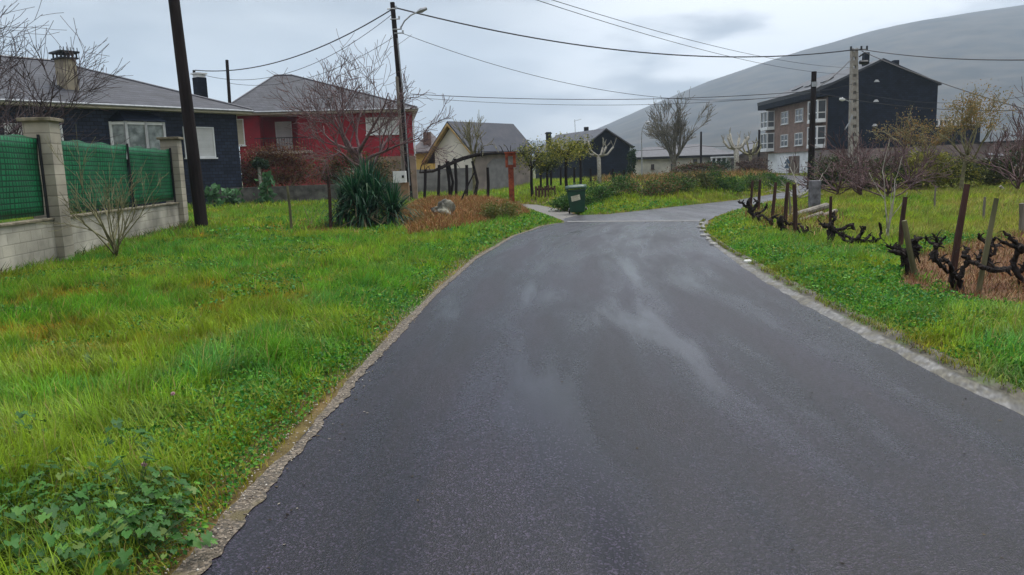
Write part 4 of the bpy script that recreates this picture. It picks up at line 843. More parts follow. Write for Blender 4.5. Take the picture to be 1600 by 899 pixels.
sapling(1388, 377, 'pale forked sapling among the vines', 1.25, .6, 3, 31, BARKP, 2, .006, r=.024, kids=(1, 2))

# ------------------------------------------------------------------ leaves
def leaves(cen, n, size, cols, flat=0.0, seed=0, asp=.5):
    g_ = np.random.default_rng(seed); P = cen; n = len(P)
    a = g_.random(n)*6.283; ct = g_.uniform(-1+flat*.7, 1, n) if flat == 0 else g_.uniform(.3, 1, n)
    nz = ct; st = np.sqrt(1-nz**2); N_ = np.c_[np.cos(a)*st, np.sin(a)*st, nz]
    t = np.cross(N_, g_.normal(size=(n, 3))); t /= np.linalg.norm(t, axis=1)[:, None]; b_ = np.cross(N_, t)
    s = size*g_.uniform(.6, 1.35, n)[:, None]
    V = np.stack([P-t*s*.5, P+b_*s*asp*.5+N_*s*.12, P+t*s*.55, P-b_*s*asp*.5+N_*s*.12], 1).reshape(-1, 3)
    F = np.arange(4*n).reshape(-1, 4); F = np.concatenate([F[:, [0, 1, 2]], F[:, [0, 2, 3]]])
    ci = g_.integers(0, len(cols), n); c = np.array(cols)[ci]*g_.uniform(.75, 1.25, n)[:, None]
    return V, F, np.repeat(c, 4, 0)
def clumps(rad, n, nc, seed, hollow=.35, spread=.42, bottom=-.6):
    g_ = np.random.default_rng(seed); d = g_.normal(size=(nc, 3)); d /= np.linalg.norm(d, axis=1)[:, None]; d[:, 2] = np.maximum(d[:, 2], bottom)
    c = d*g_.uniform(hollow, 1, nc)[:, None]**.6*.8; k_ = g_.integers(0, nc, n); sz = g_.uniform(.5, 1.2, nc)
    return (c[k_]+g_.normal(size=(n, 3))*spread*.5*sz[k_][:, None])*np.array(rad)
def shrub(name, base, rad, n, size, cols, label, cat='shrub', seed=0, group=None, stems=5, stem_mat=None, zc=None, nc=22, asp=.5, trunk=None, spread=.42):
    e = empty(name, base, label, cat, group); zc = zc if zc is not None else rad[2]*.85
    P = clumps(rad, n, nc, seed, spread=spread)+np.array([0, 0, zc]); P[:, 2] = np.maximum(P[:, 2], .02)
    V, F, c = leaves(P, n, size, cols, seed=seed+1, asp=asp); npmesh('foliage', V, F, c, LEAF, e)
    rr = random.Random(seed); B = MB()
    if trunk: B.tube([(0, 0, -.1), (rr.uniform(-.05, .05), 0, trunk[0]*.5), (0, 0, trunk[0])], [trunk[1], trunk[1]*.85, trunk[1]*.8], 7, jit=.2)
    for i in range(stems):
        a = rr.uniform(0, 6.28); q = Vector((math.cos(a)*rad[0]*.7, math.sin(a)*rad[1]*.7, zc+rad[2]*rr.uniform(0, .7))); s = Vector((0, 0, trunk[0] if trunk else 0))
        B.tube([s, s.lerp(q, .5)+Vector((rr.uniform(-.1, .1), 0, .05)), q], [.03, .02, .01], 5)
    B.build('trunk' if trunk else 'stems', stem_mat or BARKG, e); return e
YG = [(.16, .18, .02), (.27, .26, .035), (.09, .12, .02), (.34, .30, .06)]
OL = [(.045, .06, .018), (.07, .085, .022), (.11, .11, .03), (.03, .045, .015)]
DG = [(.012, .035, .012), (.02, .05, .016), (.03, .06, .02)]
GR = [(.03, .09, .015), (.05, .13, .02), (.08, .16, .03), (.02, .06, .012)]
BR = [(.14, .07, .03), (.20, .11, .045), (.10, .05, .03), (.24, .15, .06)]
RB = [(.10, .03, .02), (.16, .05, .03), (.07, .03, .025), (.13, .07, .03)]
def sp(px, py, Y): p = at(px, py, Y); return (p.x, Y, hz(p.x, Y))
# hedges before the warehouse
for i, (px, Y, rx, rz_, n, c_, lab) in enumerate(((1440, 33, 1.3, .95, 5200, YG, 'yellow-green bush beyond the vines, right below the sparse yellow tree'), (1490, 33.5, 1.2, .95, 5200, YG+OL, 'olive and yellow bush standing between two bare trees beyond the vines'), (1540, 34, 1.3, .75, 4600, OL, 'dull olive bush beyond the crossed stakes at the right'), (1592, 33, 1.2, .95, 4600, OL+DG, 'dark olive bush in front of the white shed'), (1365, 33, 1.5, .85, 5000, DG+OL, 'dark green bush behind the purple-brown bare bush'), (1305, 34, 1.2, .9, 4500, DG+OL, 'dark green bush right behind the grey concrete block'))):
    shrub('bush', sp(px, 320, Y), (rx, .9, rz_), n, .095, c_, lab, 'bush', 60+i)
# sparse yellow-leaved tree
p = at(1500, 320, 31); e = tree('sparse_tree', (p.x, 31, hz(p.x, 31)), 'slim tree holding sparse ochre leaves in front of the slate annex', 1.5, .09, 6, 1.8, (.6, 1.3), 3, 77, BARKG, minr=.011, kids=(3, 4), up=.06, ang=(.3, .7))
def leaf_tips(e, n, sz, cols, seed, nm='foliage', jit=.12):
    br = [c for c in e.children if c.name.startswith('branches')][0]; co = np.empty(len(br.data.vertices)*3); br.data.vertices.foreach_get('co', co); co = co.reshape(-1, 3); g_ = np.random.default_rng(seed)
    hi_ = co[co[:, 2] > np.percentile(co[:, 2], 30)]; P = hi_[g_.integers(0, len(hi_), n)]+g_.normal(size=(n, 3))*jit; V, F, c = leaves(P, n, sz, cols, seed=seed); npmesh(nm, V, F, c, LEAF, e)
leaf_tips(e, 3200, .075, [(.26, .19, .05), (.20, .16, .05), (.30, .17, .05)], 5)
p = at(1450, 320, 34); e = tree('sparse_tree', (p.x, 34, hz(p.x, 34)), 'leaning tree with a few ochre leaves left of the slate annex', 1.3, .09, 6, 1.7, (.6, 1.3), 3, 78, BARKG, lean=(-.25, 0), minr=.012, kids=(3, 4), up=.06)
leaf_tips(e, 2300, .08, [(.24, .18, .06), (.18, .14, .05), (.26, .14, .05)], 6)
p = at(1597, 320, 36); e = tree('bare_tree', (p.x, 36, hz(p.x, 36)), 'slender bare tree in front of the white shed at the right edge', 1.6, .07, 6, 1.7, (.8, 1.35), 3, 79, BARKR, minr=.011, kids=(3, 4), ang=(.3, .6))
# clipped trees on dark trunks behind the bin
for i, (px, Y, zc_, rx, rz_, c_, lab) in enumerate(((832, 38, 2.0, .85, .62, OL+YG, 'olive crowned clipped tree right of the rusty post'), (856, 40, 1.9, .8, .55, OL, 'dark olive clipped tree above the wooden panel'), (886, 37, 2.05, .95, .62, YG, 'yellow-green clipped tree right above the bin'), (908, 41, 2.1, .6, .5, YG+OL, 'small yellowish clipped tree in front of the black gable corner'))):
    shrub('clipped_tree', sp(px, 318, Y), (rx, .8, rz_), [1500, 2300, 1900, 1200][i], .10, c_, lab, 'tree', 80+i, zc=zc_-.15+[.1, -.25, .05, .2][i], trunk=(1.3+.15*i, .08), stem_mat=WOOD, stems=16, spread=.75, nc=12+3*i)
# pale pollard trees
def pollard(px, py, Y, H_, label, seed, mt=BARKP, r=.16, hor=False):
    b = Vector((at(px, py, Y).x, Y, hz(at(px, py, Y).x, Y))); rr = random.Random(seed); out = [([Vector((0, 0, -.1)), Vector((.03, 0, H_*.3)), Vector((0, 0, H_*.6))], [r*1.1, r*.9, r], 0)]
    for i in range(6):
        a = i*1.05+rr.uniform(-.3, .3); p_ = Vector((0, 0, H_*.6)); q_ = p_+Vector((math.cos(a)*H_*.18, math.sin(a)*H_*.1, H_*rr.uniform(.02, .14))); s_ = q_+Vector((math.cos(a)*H_*.12, 0, H_*rr.uniform(.08, .25)))
        out.append(([p_, q_, s_], [r*.6, r*.45, r*.5], 1))
        for k_ in range(5): out.append(([s_, s_+Vector((rr.uniform(-.25, .25), rr.uniform(-.2, .2), rr.uniform(.2, .6)))], [r*.13, r*.08], 2))
    return plant('pollard_tree', b, out, mt, label, 'tree', minr=.02)
pollard(936, 288, 45, 2.9, 'pale pollarded tree with knuckled limbs before the black gable', 4, r=.12)
pollard(1150, 275, 72, 4.0, 'pale pollarded tree in front of the low building porch', 6, r=.25)
pollard(1172, 270, 78, 3.6, 'darker pollarded tree left of the stone barn', 7, r=.18, mt=BARKG)
# cypress, climbers, hedges in the far garden
shrub('cypress', sp(987, 275, 70), (.5, .5, 1.5), 1500, .2, DG, 'narrow dark cypress at the right corner of the black gabled house', 'tree', 91, zc=1.2)
shrub('hedge', sp(1090, 272, 80), (3.3, 1.0, .85), 3200, .2, OL+RB, 'low reddish green hedge in front of the low white building', 'hedge', 92, zc=.75)
shrub('hedge', sp(1119, 265, 86), (1.8, 1, .9), 1500, .2, DG, 'dark hedge below the white porch', 'hedge', 93, zc=1.2)
shrub('bush', sp(1176, 276, 66), (1.6, 1.2, .85), 3600, .16, [(.07, .045, .035), (.10, .06, .045), (.05, .035, .03)], 'brown leafless bush left of the white ground floor of the block', 'bush', 94)
shrub('climber', sp(430, 285, 44), (3.6, .5, 1.5), 11000, .12, RB+BR, 'rust-brown climber smothering the garden fence before the red house', 'climber', 95, zc=1.75, nc=60, stems=14)
shrub('climber', sp(545, 285, 43), (2.2, .5, 1.25), 5200, .12, RB+OL, 'mixed brown and olive climber right of the rust-brown one', 'climber', 96, zc=1.6, nc=36, stems=10)
shrub('bush', sp(600, 300, 41), (1.5, .5, .85), 2200, .13, BR+OL, 'brown bush behind the yucca before the tan wall', 'bush', 97, zc=1.6)
B = MB(); p0, p1 = at(585, 300, 45), at(652, 300, 45); o = B.box(p0.x, p1.x, 45, 45.25, 0, at(600, 245, 45).z).build('tan_wall', mat('tan_render', (.24, .17, .12), .85, .3, 1.2, .3, 15)); tag(o, 'tan rendered garden wall under the right window of the red house', 'wall')
p = at(408, 300, 43); e = empty('palm_stub', (p.x+.0, 43, 0), 'dark rounded clipped tree on pale trunk before the red house', 'tree')
P = clumps((.62, .5, .42), 900, 14, 98)+np.array([0, 0, 2.35]); V, F, c = leaves(P, 900, .13, DG, seed=3); npmesh('foliage', V, F, c, LEAF, e); MB().tube([(0, 0, 0), (0, 0, 2.2)], .09, 8).build('trunk', BARKP, e)
e.name = 'clipped_tree.004'
# big-leaved green plants at the low wall
for px, Y, h_, lab, sd_ in ((419, 39.2, 1.3, 'tall big-leaved cabbage plant before the low dark wall', 1), (363, 38.5, .7, 'small big-leaved plant at the left of the low dark wall', 2), (332, 36.5, .9, 'leafy green plant just right of the thick creosoted pole', 3)):
    b = sp(px, 316, Y); g_ = np.random.default_rng(sd_); n = 90; P = np.c_[g_.normal(0, .26, n), g_.normal(0, .2, n), g_.uniform(.15, h_*1.25, n)]
    e = empty('leafy_plant', b, lab, 'plant'); V, F, c = leaves(P, n, .30, [(.05, .13, .05), (.09, .20, .08), (.03, .09, .03)], seed=sd_, asp=.75); npmesh('leaves', V, F, c, LEAF, e); MB().tube([(0, 0, -.05), (.03, 0, h_)], .03, 6).build('stem', BARKG, e)

# ------------------------------------------------------------------ blades
def blades(P, az, L_, W, bend, col, seg=3, tipcol=None, az2=None):
    n = len(P); dx, dy = np.cos(az), np.sin(az); px_, py_ = -dy, dx
    if az2 is not None: px_, py_ = np.cos(az2), np.sin(az2)
    V = np.zeros((n, 2*seg+1, 3)); Cc = np.zeros((n, 2*seg+1, 3))
    for i in range(seg+1):
        t = i/seg; th = bend*t; r = L_*np.where(bend > 1e-3, (1-np.cos(th))/np.maximum(bend, 1e-3), 0); h = L_*np.where(bend > 1e-3, np.sin(th)/np.maximum(bend, 1e-3), t)
        c = P+np.c_[dx*r, dy*r, h]; ww = W*(1-t**2.2)*.5*(0.75+.5*min(t*3, .5))
        cc_ = col if tipcol is None else col*(1-t**1.5)+tipcol*t**1.5
        if i < seg:
            off = np.c_[px_*ww, py_*ww, 0*ww]; V[:, 2*i] = c-off; V[:, 2*i+1] = c+off; Cc[:, 2*i] = cc_; Cc[:, 2*i+1] = cc_
        else: V[:, 2*seg] = c; Cc[:, 2*seg] = cc_
    k_ = 2*seg+1; b0 = (np.arange(n)*k_)[:, None]; tr = []
    for i in range(seg-1): tr += [[2*i, 2*i+1, 2*i+3], [2*i, 2*i+3, 2*i+2]]
    tr.append([2*seg-2, 2*seg-1, 2*seg]); F = (b0[:, :, None]+np.array(tr)[None]).reshape(-1, 3)
    return V.reshape(-1, 3), F, Cc.reshape(-1, 3)
def merge(parts):
    V = []; F = []; Cc = []; o = 0
    for v, f, c in parts: V.append(v); F.append(f+o); Cc.append(c); o += len(v)
    return np.concatenate(V), np.concatenate(F), np.concatenate(Cc)
# yucca
b = G(572, 357); e = empty('yucca', b, 'big dark green yucca clump with long pointed leaves', 'shrub')
g_ = np.random.default_rng(3); parts = []
for (cx0, cy0, cz0, n, sc_) in ((-.25, 0, .75, 260, 1.0), (.3, .1, .65, 260, 1.0), (.75, -.05, .35, 240, 1.0), (0, -.3, .35, 240, .95), (.05, .3, 1.0, 200, 1.0), (-.55, .1, .4, 160, .9)):
    el = g_.uniform(-.45, 1.5, n); az = g_.uniform(0, 6.283, n); Ls = g_.uniform(.8, 1.15, n)*sc_
    P = np.c_[cx0+.05*np.cos(az), cy0+.05*np.sin(az), cz0+g_.uniform(-.12, .12, n)]
    seg = 4; k_ = 9; V = np.zeros((n, k_, 3)); c0 = np.array([(.008, .042, .020), (.016, .07, .030), (.03, .10, .042), (.09, .15, .08)])[g_.choice(4, n, p=[.4, .33, .2, .07])]
    dead = el < -.22; c0[dead] = (.20, .16, .09)
    for i in range(5):
        t = i/4; e2_ = el-.55*t*t*(el > -.1)*(1.5-el); r = Ls*t
        x = P[:, 0]+np.cos(az)*np.cos(e2_)*r; y = P[:, 1]+np.sin(az)*np.cos(e2_)*r; z = np.maximum(P[:, 2]+np.sin(e2_)*r, .02); ww = .022*(1-t**3)*(1 if i else .6)
        if i < 4: V[:, 2*i] = np.c_[x+np.sin(az)*ww, y-np.cos(az)*ww, z]; V[:, 2*i+1] = np.c_[x-np.sin(az)*ww, y+np.cos(az)*ww, z]
        else: V[:, 8] = np.c_[x, y, z]
    tr = [[0, 1, 3], [0, 3, 2], [2, 3, 5], [2, 5, 4], [4, 5, 7], [4, 7, 6], [6, 7, 8]]; F = ((np.arange(n)*k_)[:, None, None]+np.array(tr)[None]).reshape(-1, 3)
    parts.append((V.reshape(-1, 3), F, np.repeat(c0, k_, 0)))
V, F, c = merge(parts); npmesh('leaves', V, F, c, LEAF, e)
B = MB()
for x_, y_, h_ in ((-.25, 0, .7), (.3, .1, .6), (.75, 0, .3), (0, -.3, .3), (.05, .3, .95), (-.55, .1, .35)): B.tube([(x_*.6, y_, -.05), (x_, y_, h_)], .07, 7)
B.build('stems', mat('fibrous_stem', (.10, .07, .045), .9, .4, 12), e)

# ------------------------------------------------------------------ stakes
def stake(bx, by, tx, ty, r, label, mt=STAKE, group='wooden stakes'):
    b = G(bx, by); t = at(tx, ty, b.y+.0)-b; rr = random.Random(bx); m_ = t*.5+Vector((rr.uniform(-.02, .02), 0, 0))
    o = MB().tube([(0, 0, -.1), m_, t], [r*.72, r*.66, r*.58], 7, jit=.25).build('stake', mt, None, b); tag(o, label, 'stake', group)
stake(456, 362, 449, 291, .055, 'thin weathered stake standing alone in the lawn left of the yucca', MOSSY)
stake(517, 361, 513, 276, .065, 'dark stake touching the left side of the yucca')
stake(531, 358, 526, 325, .05, 'short dark stake under the left leaves of the yucca')
stake(1172, 330, 1176, 282, .065, 'leftmost upright stake behind the first gnarled vine at the bend')
stake(1185, 334, 1188, 281, .065, 'second upright stake from the left at the bend')
stake(1205, 348, 1212, 285, .065, 'third upright stake from the left at the bend')
stake(1226, 355, 1231, 285, .065, 'fourth upright stake from the left at the bend')
stake(1243, 368, 1241, 288, .065, 'fifth and tallest upright stake at the bend')
stake(1236, 345, 1233, 300, .04, 'thin stake in the gap behind the fourth and fifth stakes', GWOOD)
stake(1297, 384, 1298, 307, .045, 'stake rising out of the thick black vine stump')
stake(1407, 392, 1415, 308, .062, 'upright one of two crossing stakes in the black vine')
stake(1434, 432, 1413, 345, .055, 'slanting one of two crossing stakes in the black vine', MOSSY)
stake(1485, 448, 1512, 288, .058, 'tall red-brown stake leaning right among the vines')
stake(1527, 456, 1557, 310, .045, 'greenish mossy stake leaning right among the vines', MOSSY)
stake(1537, 350, 1539, 308, .04, 'thin pale stake in the grass behind the mossy stake', GWOOD)
stake(1597, 362, 1597, 318, .085, 'grey stout stake in the grass at the right edge', GWOOD)
stake(1461, 330, 1462, 292, .04, 'thin stake in the far grass before the yellow-green bush', GWOOD)
for i, (bx, by, tx, ty) in enumerate(((662, 316, 665, 265), (684, 318, 686, 258), (703, 308, 698, 252), (712, 309, 711, 248), (728, 311, 729, 258), (762, 316, 762, 262))):
    lab = ['first', 'second', 'third', 'fourth', 'fifth', 'sixth'][i]
    b = at(bx, by, 39); b.z = 0; t = at(tx, ty, 39)-b; o = MB().tube([(0, 0, -.1), t*.5+Vector((.03, 0, 0)), t], .075, 7, jit=.3).build('stake', WOOD, None, b); tag(o, lab + ' dark pergola stake counted from the lamp pole', 'stake', 'pergola stakes')
stake(712, 330, 742, 268, .05, 'stake leaning right out of the brown bracken', WOOD)
for i, (px, py0, py1) in enumerate(((845, 300, 262), (861, 300, 265), (876, 305, 262), (897, 295, 262), (923, 306, 264), (958, 290, 264), (975, 288, 266))):
    b = at(px, py0, 43); b.z = 0; t = at(px, py1, 43)-b; o = MB().tube([(0, 0, -.1), t], .06, 6, jit=.3).build('stake', WOOD, None, b); tag(o, ['first', 'second', 'third', 'fourth', 'fifth', 'sixth', 'seventh'][i]+' dark stake of the row behind the bin, from the left', 'stake', 'garden stakes behind the bin')
# old vine cordon carried by the pergola stakes
e = empty('pergola_vine', (0, 0, 0), 'thick black old vine trained along the pergola stakes before the grey wall', 'vine')
B = MB(); cpts = [at(*p, 39) for p in ((655, 270), (676, 268), (700, 258), (722, 248), (742, 243), (762, 240), (782, 239), (800, 241))]
B.tube(cpts, [.04, .06, .09, .10, .09, .08, .07, .04], 7, jit=.4); B.build('cordon', VINE, e)
B = MB(); rr = random.Random(4)
for k_ in range(26):
    i = rr.randint(0, 6); p = cpts[i].lerp(cpts[i+1], rr.random()); q = p+Vector((rr.uniform(-.35, .35), rr.uniform(-.3, .3), rr.uniform(-.3, .5))); B.tube([p, p.lerp(q, .5)+Vector((0, 0, .1)), q], [.035, .02, .012], 4)
for px in (703, 741): B.tube([at(px, 312, 39.2), at(px+5, 285, 39.2), at(px-3, 252, 39.1)], [.09, .07, .07], 6, jit=.3)
B.build('arm', VINE, e)
# leaning logs on the ground by the bend
b = G(1262, 350)
for i, (x0_, y0_, x1_, y1_, r_, lab) in enumerate(((1226, 345, 1292, 322, .09, 'longest pale round log lying by the bare bush'), (1240, 352, 1284, 334, .06, 'thinner grey log below the longest log'), (1268, 348, 1306, 330, .06, 'short grey log right of the other two logs'))):
    a_, c_ = G(x0_, y0_), G(x1_, y1_+18); c_ = Vector(at(x1_, y1_, a_.y+1.0)); o = MB().tube([a_+Vector((0, 0, .05)), c_], r_, 9).build('log', GWOOD); tag(o, lab, 'log', 'logs at the bend')
a_ = at(1560, 329, 30); a_.z = .3; c_ = at(1592, 321, 30); o = MB().tube([a_, c_], .06, 7).build('fallen_board', BARKP); tag(o, 'pale board lying before the bushes at the far right', 'board')

# ------------------------------------------------------------------ gnarled vines (traced joints at each vine's own distance)
def vine(base, trunk, arms, label, seed):
    b = G(*base); e = empty('grapevine', b, label, 'vine', 'old pruned grapevines'); rr = random.Random(seed)
    def line(pts, y0):
        P = []; y = y0
        for i, p in enumerate(pts):
            q = at(p[0], p[1], b.y+y)-b; P.append(q); y += rr.uniform(-.09, .09)
        r = [p[2]*.70 for p in pts]; out = []; R_ = []
        for i in range(len(P)-1):
            for j in range(3):
                t = j/3; out.append(P[i].lerp(P[i+1], t)+Vector((rr.gauss(0, 1), rr.gauss(0, 1), rr.gauss(0, 1)))*r[i]*.28*(1 if (i or j) else 0)); R_.append((r[i]*(1-t)+r[i+1]*t)*rr.uniform(.82, 1.18))
        out.append(P[-1]); R_.append(r[-1]*.8); return out, R_
    P, rd = line([(base[0], base[1]+4, trunk[0][2]*1.3)]+trunk, 0); MB().tube(P, rd, 9, jit=.5).build('trunk', VINE, e, smooth=True)
    for a in arms:
        P, rd = line(a, 0); A_ = MB().tube(P, rd, 8, jit=.45)
        for k_ in range(rr.randint(3, 6)):
            i = rr.randrange(1, len(P)); q = P[i]; dv_ = Vector((rr.gauss(0, 1), rr.gauss(0, 1), rr.gauss(.5, 1))).normalized()*rr.uniform(.04, .13); A_.tube([q, q+dv_*.55+Vector((0, 0, .01)), q+dv_], [rd[i]*.6, rd[i]*.42, rd[i]*.3], 5, jit=.3)
        for k_ in range(2): i = rr.randrange(1, len(P)); A_.tube([P[i]-Vector((0, 0, rd[i]*.3)), P[i]+Vector((0, 0, rd[i]*.3)), P[i]+Vector((0, 0, rd[i]*1.2))], [rd[i]*1.25, rd[i]*1.35, rd[i]*.5], 6, jit=.5)
        A_.build('arm', VINE, e, smooth=k_ < 0)
vine((1180, 352), [(1178, 340, .07), (1173, 330, .09), (1170, 322, .07)], [[(1170, 324, .05), (1162, 319, .04), (1153, 315, .03)], [(1172, 325, .06), (1168, 314, .05), (1173, 308, .02)], [(1174, 332, .06), (1180, 324, .05), (1183, 316, .04), (1178, 311, .03)], [(1176, 336, .05), (1188, 333, .04), (1196, 326, .04), (1198, 319, .03)]], 'gnarled vine with raised arms, nearest the road bend', 1)
vine((1189, 356), [(1187, 346, .06), (1183, 338, .05)], [[(1183, 340, .04), (1192, 336, .04), (1198, 341, .02)]], 'small dark vine just right of the one nearest the bend', 2)
vine((1206, 360), [(1205, 350, .07), (1202, 343, .07)], [[(1202, 345, .04), (1196, 341, .03), (1193, 336, .02)], [(1204, 345, .05), (1211, 338, .04), (1215, 342, .03)]], 'low knotted vine at the foot of the third stake', 3)
vine((1224, 366), [(1222, 355, .08), (1220, 344, .07), (1219, 338, .05)], [[(1220, 345, .05), (1230, 349, .05), (1240, 351, .04), (1252, 350, .02)], [(1221, 352, .04), (1229, 358, .05), (1232, 366, .03)]], 'knotted vine between the fourth and fifth stakes', 4)
vine((1258, 374), [(1257, 366, .05), (1254, 356, .04), (1251, 352, .03)], [[(1256, 368, .03), (1262, 362, .04), (1262, 354, .03)], [(1256, 370, .03), (1249, 363, .03), (1247, 355, .02)]], 'small twisted vine right of the fifth stake', 5)
vine((1297, 386), [(1297, 372, .095), (1299, 360, .10), (1301, 350, .085)], [[(1300, 354, .06), (1290, 354, .05), (1279, 350, .025)], [(1301, 358, .05), (1312, 358, .04), (1324, 354, .035), (1332, 351, .05), (1334, 359, .03)], [(1300, 350, .05), (1303, 340, .04), (1301, 334, .03)], [(1303, 362, .04), (1312, 366, .035), (1318, 372, .03)]], 'thick black vine stump with one arm reaching right', 6)
vine((1342, 388), [(1341, 378, .06), (1341, 370, .07)], [[(1341, 374, .05), (1330, 375, .04), (1322, 369, .035), (1314, 363, .03)], [(1338, 378, .04), (1326, 378, .035), (1316, 373, .025)], [(1342, 372, .05), (1346, 362, .045), (1351, 357, .035), (1347, 354, .02)], [(1344, 376, .045), (1356, 378, .04), (1368, 377, .035), (1375, 372, .03), (1377, 360, .03), (1374, 348, .025)], [(1350, 378, .03), (1357, 371, .035), (1360, 367, .025)], [(1362, 378, .03), (1366, 370, .03)]], 'wide spreading vine with many upturned fingers behind the grass', 7)
vine((1419, 428), [(1418, 412, .05), (1416, 400, .07), (1418, 390, .08)], [[(1416, 396, .06), (1405, 388, .05), (1394, 386, .045), (1386, 382, .02)], [(1414, 400, .05), (1402, 394, .045), (1390, 393, .03)], [(1420, 394, .06), (1428, 382, .06), (1431, 372, .05), (1440, 372, .02)], [(1424, 396, .06), (1434, 388, .05), (1437, 392, .02)], [(1420, 402, .05), (1412, 410, .04), (1409, 418, .03)], [(1424, 402, .05), (1430, 396, .05), (1427, 388, .04)]], 'dense black tangled vine at the foot of the crossing stakes', 8)
vine((1492, 453), [(1489, 440, .035), (1488, 425, .04), (1484, 412, .035)], [[(1484, 412, .035), (1476, 406, .03), (1466, 407, .03), (1459, 402, .045), (1455, 394, .04)], [(1482, 426, .03), (1474, 418, .032), (1464, 410, .035), (1458, 402, .05), (1463, 391, .04), (1463, 382, .04)], [(1463, 384, .035), (1455, 380, .025), (1449, 376, .022), (1446, 369, .015)], [(1464, 382, .03), (1462, 372, .022), (1456, 365, .012)], [(1465, 384, .03), (1471, 377, .024), (1478, 369, .018)], [(1460, 402, .035), (1453, 398, .02)]], 'vine with a candelabra of short arms left of the tall leaning stake', 9)
vine((1499, 457), [(1500, 444, .045), (1500, 432, .042), (1505, 418, .040), (1513, 406, .042)], [[(1500, 440, .035), (1492, 426, .035)], [(1513, 406, .042), (1507, 400, .035), (1510, 391, .03), (1505, 384, .015)], [(1513, 406, .04), (1524, 411, .035), (1534, 416, .04), (1544, 421, .035), (1556, 424, .045), (1568, 420, .04), (1578, 418, .03)], [(1528, 412, .03), (1531, 400, .028), (1532, 390, .02)]], 'vine with long low arm stretching right past the mossy stake', 10)
vine((1541, 421), [(1541, 412, .04), (1543, 400, .04), (1545, 388, .045)], [[(1544, 388, .035), (1537, 378, .03), (1530, 373, .03), (1529, 365, .02)], [(1546, 388, .035), (1552, 376, .03), (1556, 371, .02)], [(1546, 384, .035), (1556, 384, .03), (1565, 383, .015)], [(1547, 400, .03), (1553, 396, .03), (1555, 386, .025)], [(1545, 405, .03), (1548, 412, .03), (1550, 418, .02)]], 'upright small vine behind the mossy leaning stake', 11)
vine((1602, 446), [(1590, 430, .045), (1583, 418, .05), (1584, 404, .05), (1592, 392, .05), (1600, 386, .05)], [[(1602, 388, .045), (1588, 384, .04), (1578, 372, .03), (1568, 361, .018)], [(1590, 388, .035), (1576, 382, .03), (1566, 379, .025), (1560, 373, .015)], [(1595, 425, .035), (1600, 414, .035), (1606, 404, .03)]], 'large arching vine cut by the right edge of the picture', 12)

# ------------------------------------------------------------------ grass, clover, weeds, bracken
wallpoly = np.array([(PC.x-.2, PC.y), (PB.x-.3, PB.y), (PB.x-40, PB.y), (PC.x-40, PC.y)])
YB = 34.0
def scatter(n_per, y0, y1, xpad=1.6, xlo=-30, xhi=30, seed=0):
    g_ = np.random.default_rng(seed); X0 = max(xlo, -.70*y1-xpad); X1 = min(xhi, .70*y1+xpad); n = int(n_per*(y1-y0)*(X1-X0)); x = g_.uniform(X0, X1, n); y = g_.uniform(y0, y1, n)
    k = (np.abs(x) < .70*y+xpad); x, y = x[k], y[k]; d = road_dist(x, y); k = d > 0; x, y, d = x[k], y[k], d[k]
    k = ~inside(x, y, wallpoly); return x[k], y[k], d[k], g_
PAL = dict(lush=C(.090, .245, .018), blue=C(.055, .205, .045), yel=C(.255, .315, .022), straw=C(.30, .22, .08), orange=C(.32, .18, .015), deep=C(.024, .115, .014), olive=C(.18, .20, .02))
def mixc(c, w, k): return c*(1-w[:, None])+PAL[k]*w[:, None]
def grass_col(x, y, d, g_):
    n = len(x); a = fb(x, y, 1.5, 1); b_ = fb(x, y, .55, 9); c_ = fb(x, y, 3.2, 21)
    c = np.tile(PAL['lush'], (n, 1)); c = mixc(c, ss((b_-.45)/.2)*.6, 'blue'); c = mixc(c, ss((a-.46)/.25)*.6, 'yel')
    left = x < 0
    mid = left*ss((d-1.0)/1.2)*ss((c_-.46)/.12)*ss((y-4)/3)
    c = mixc(c, mid*.3*ss((b_-.35)/.25), 'olive'); c = mixc(c, mid*.75*ss((b_-.53)/.10)*(.4+g_.random(n)), 'orange')
    edge = 1-ss(d/.42); c = mixc(c, edge*.55*ss((a-.25)/.3), 'orange'); 
    farw = ss((y-24)/12); c = mixc(c, farw*.35, 'olive')
    band = left*ss((y-16)/4)*(1-ss((d-.1)/1.5)); c = mixc(c, band*.6, 'yel')
    right = (~left)*ss((y-8)/8); c = mixc(c, right*.55*ss((a-.3)/.3), 'yel'); c = mixc(c, right*ss((x-5)/2)*.7*ss((b_-.38)/.25), 'olive'); c = mixc(c, right*ss((x-5)/2)*.75*ss((c_-.40)/.2)*g_.random(n), 'straw')
    s = g_.random(n); c = mixc(c, (s < .05)*.9, 'straw'); c = mixc(c, ((s > .05) & (s < .12))*.8, 'yel')
    return c*(.62+.8*vn(x, y, .22, 90))[:, None]*g_.uniform(.6, 1.5, n)[:, None]
def veg_mask(x, y):
    g2 = np.random.default_rng(len(x)); f = fb(x, y, .6, 95)
    return ~((inside(x, y, vine_soil) & (g2.random(len(x)) > .75*ss((f-.56)/.08)*ss((.5-dist_poly(x, y, vine_soil))/.4))) | (inside(x, y, brown) & (g2.random(len(x)) > .5*ss((f-.5)/.1))))
parts = {'a': []}
bands = [(1.6, 4.5, 5200, .0068, .16, 3), (4.5, 7.5, 3600, .0085, .15, 3), (7.5, 12, 2100, .012, .14, 2), (12, 19, 950, .017, .14, 2), (19, 34, 330, .030, .15, 2), (34, 62, 75, .06, .20, 2), (62, 110, 16, .13, .28, 1)]
GR_parts = []
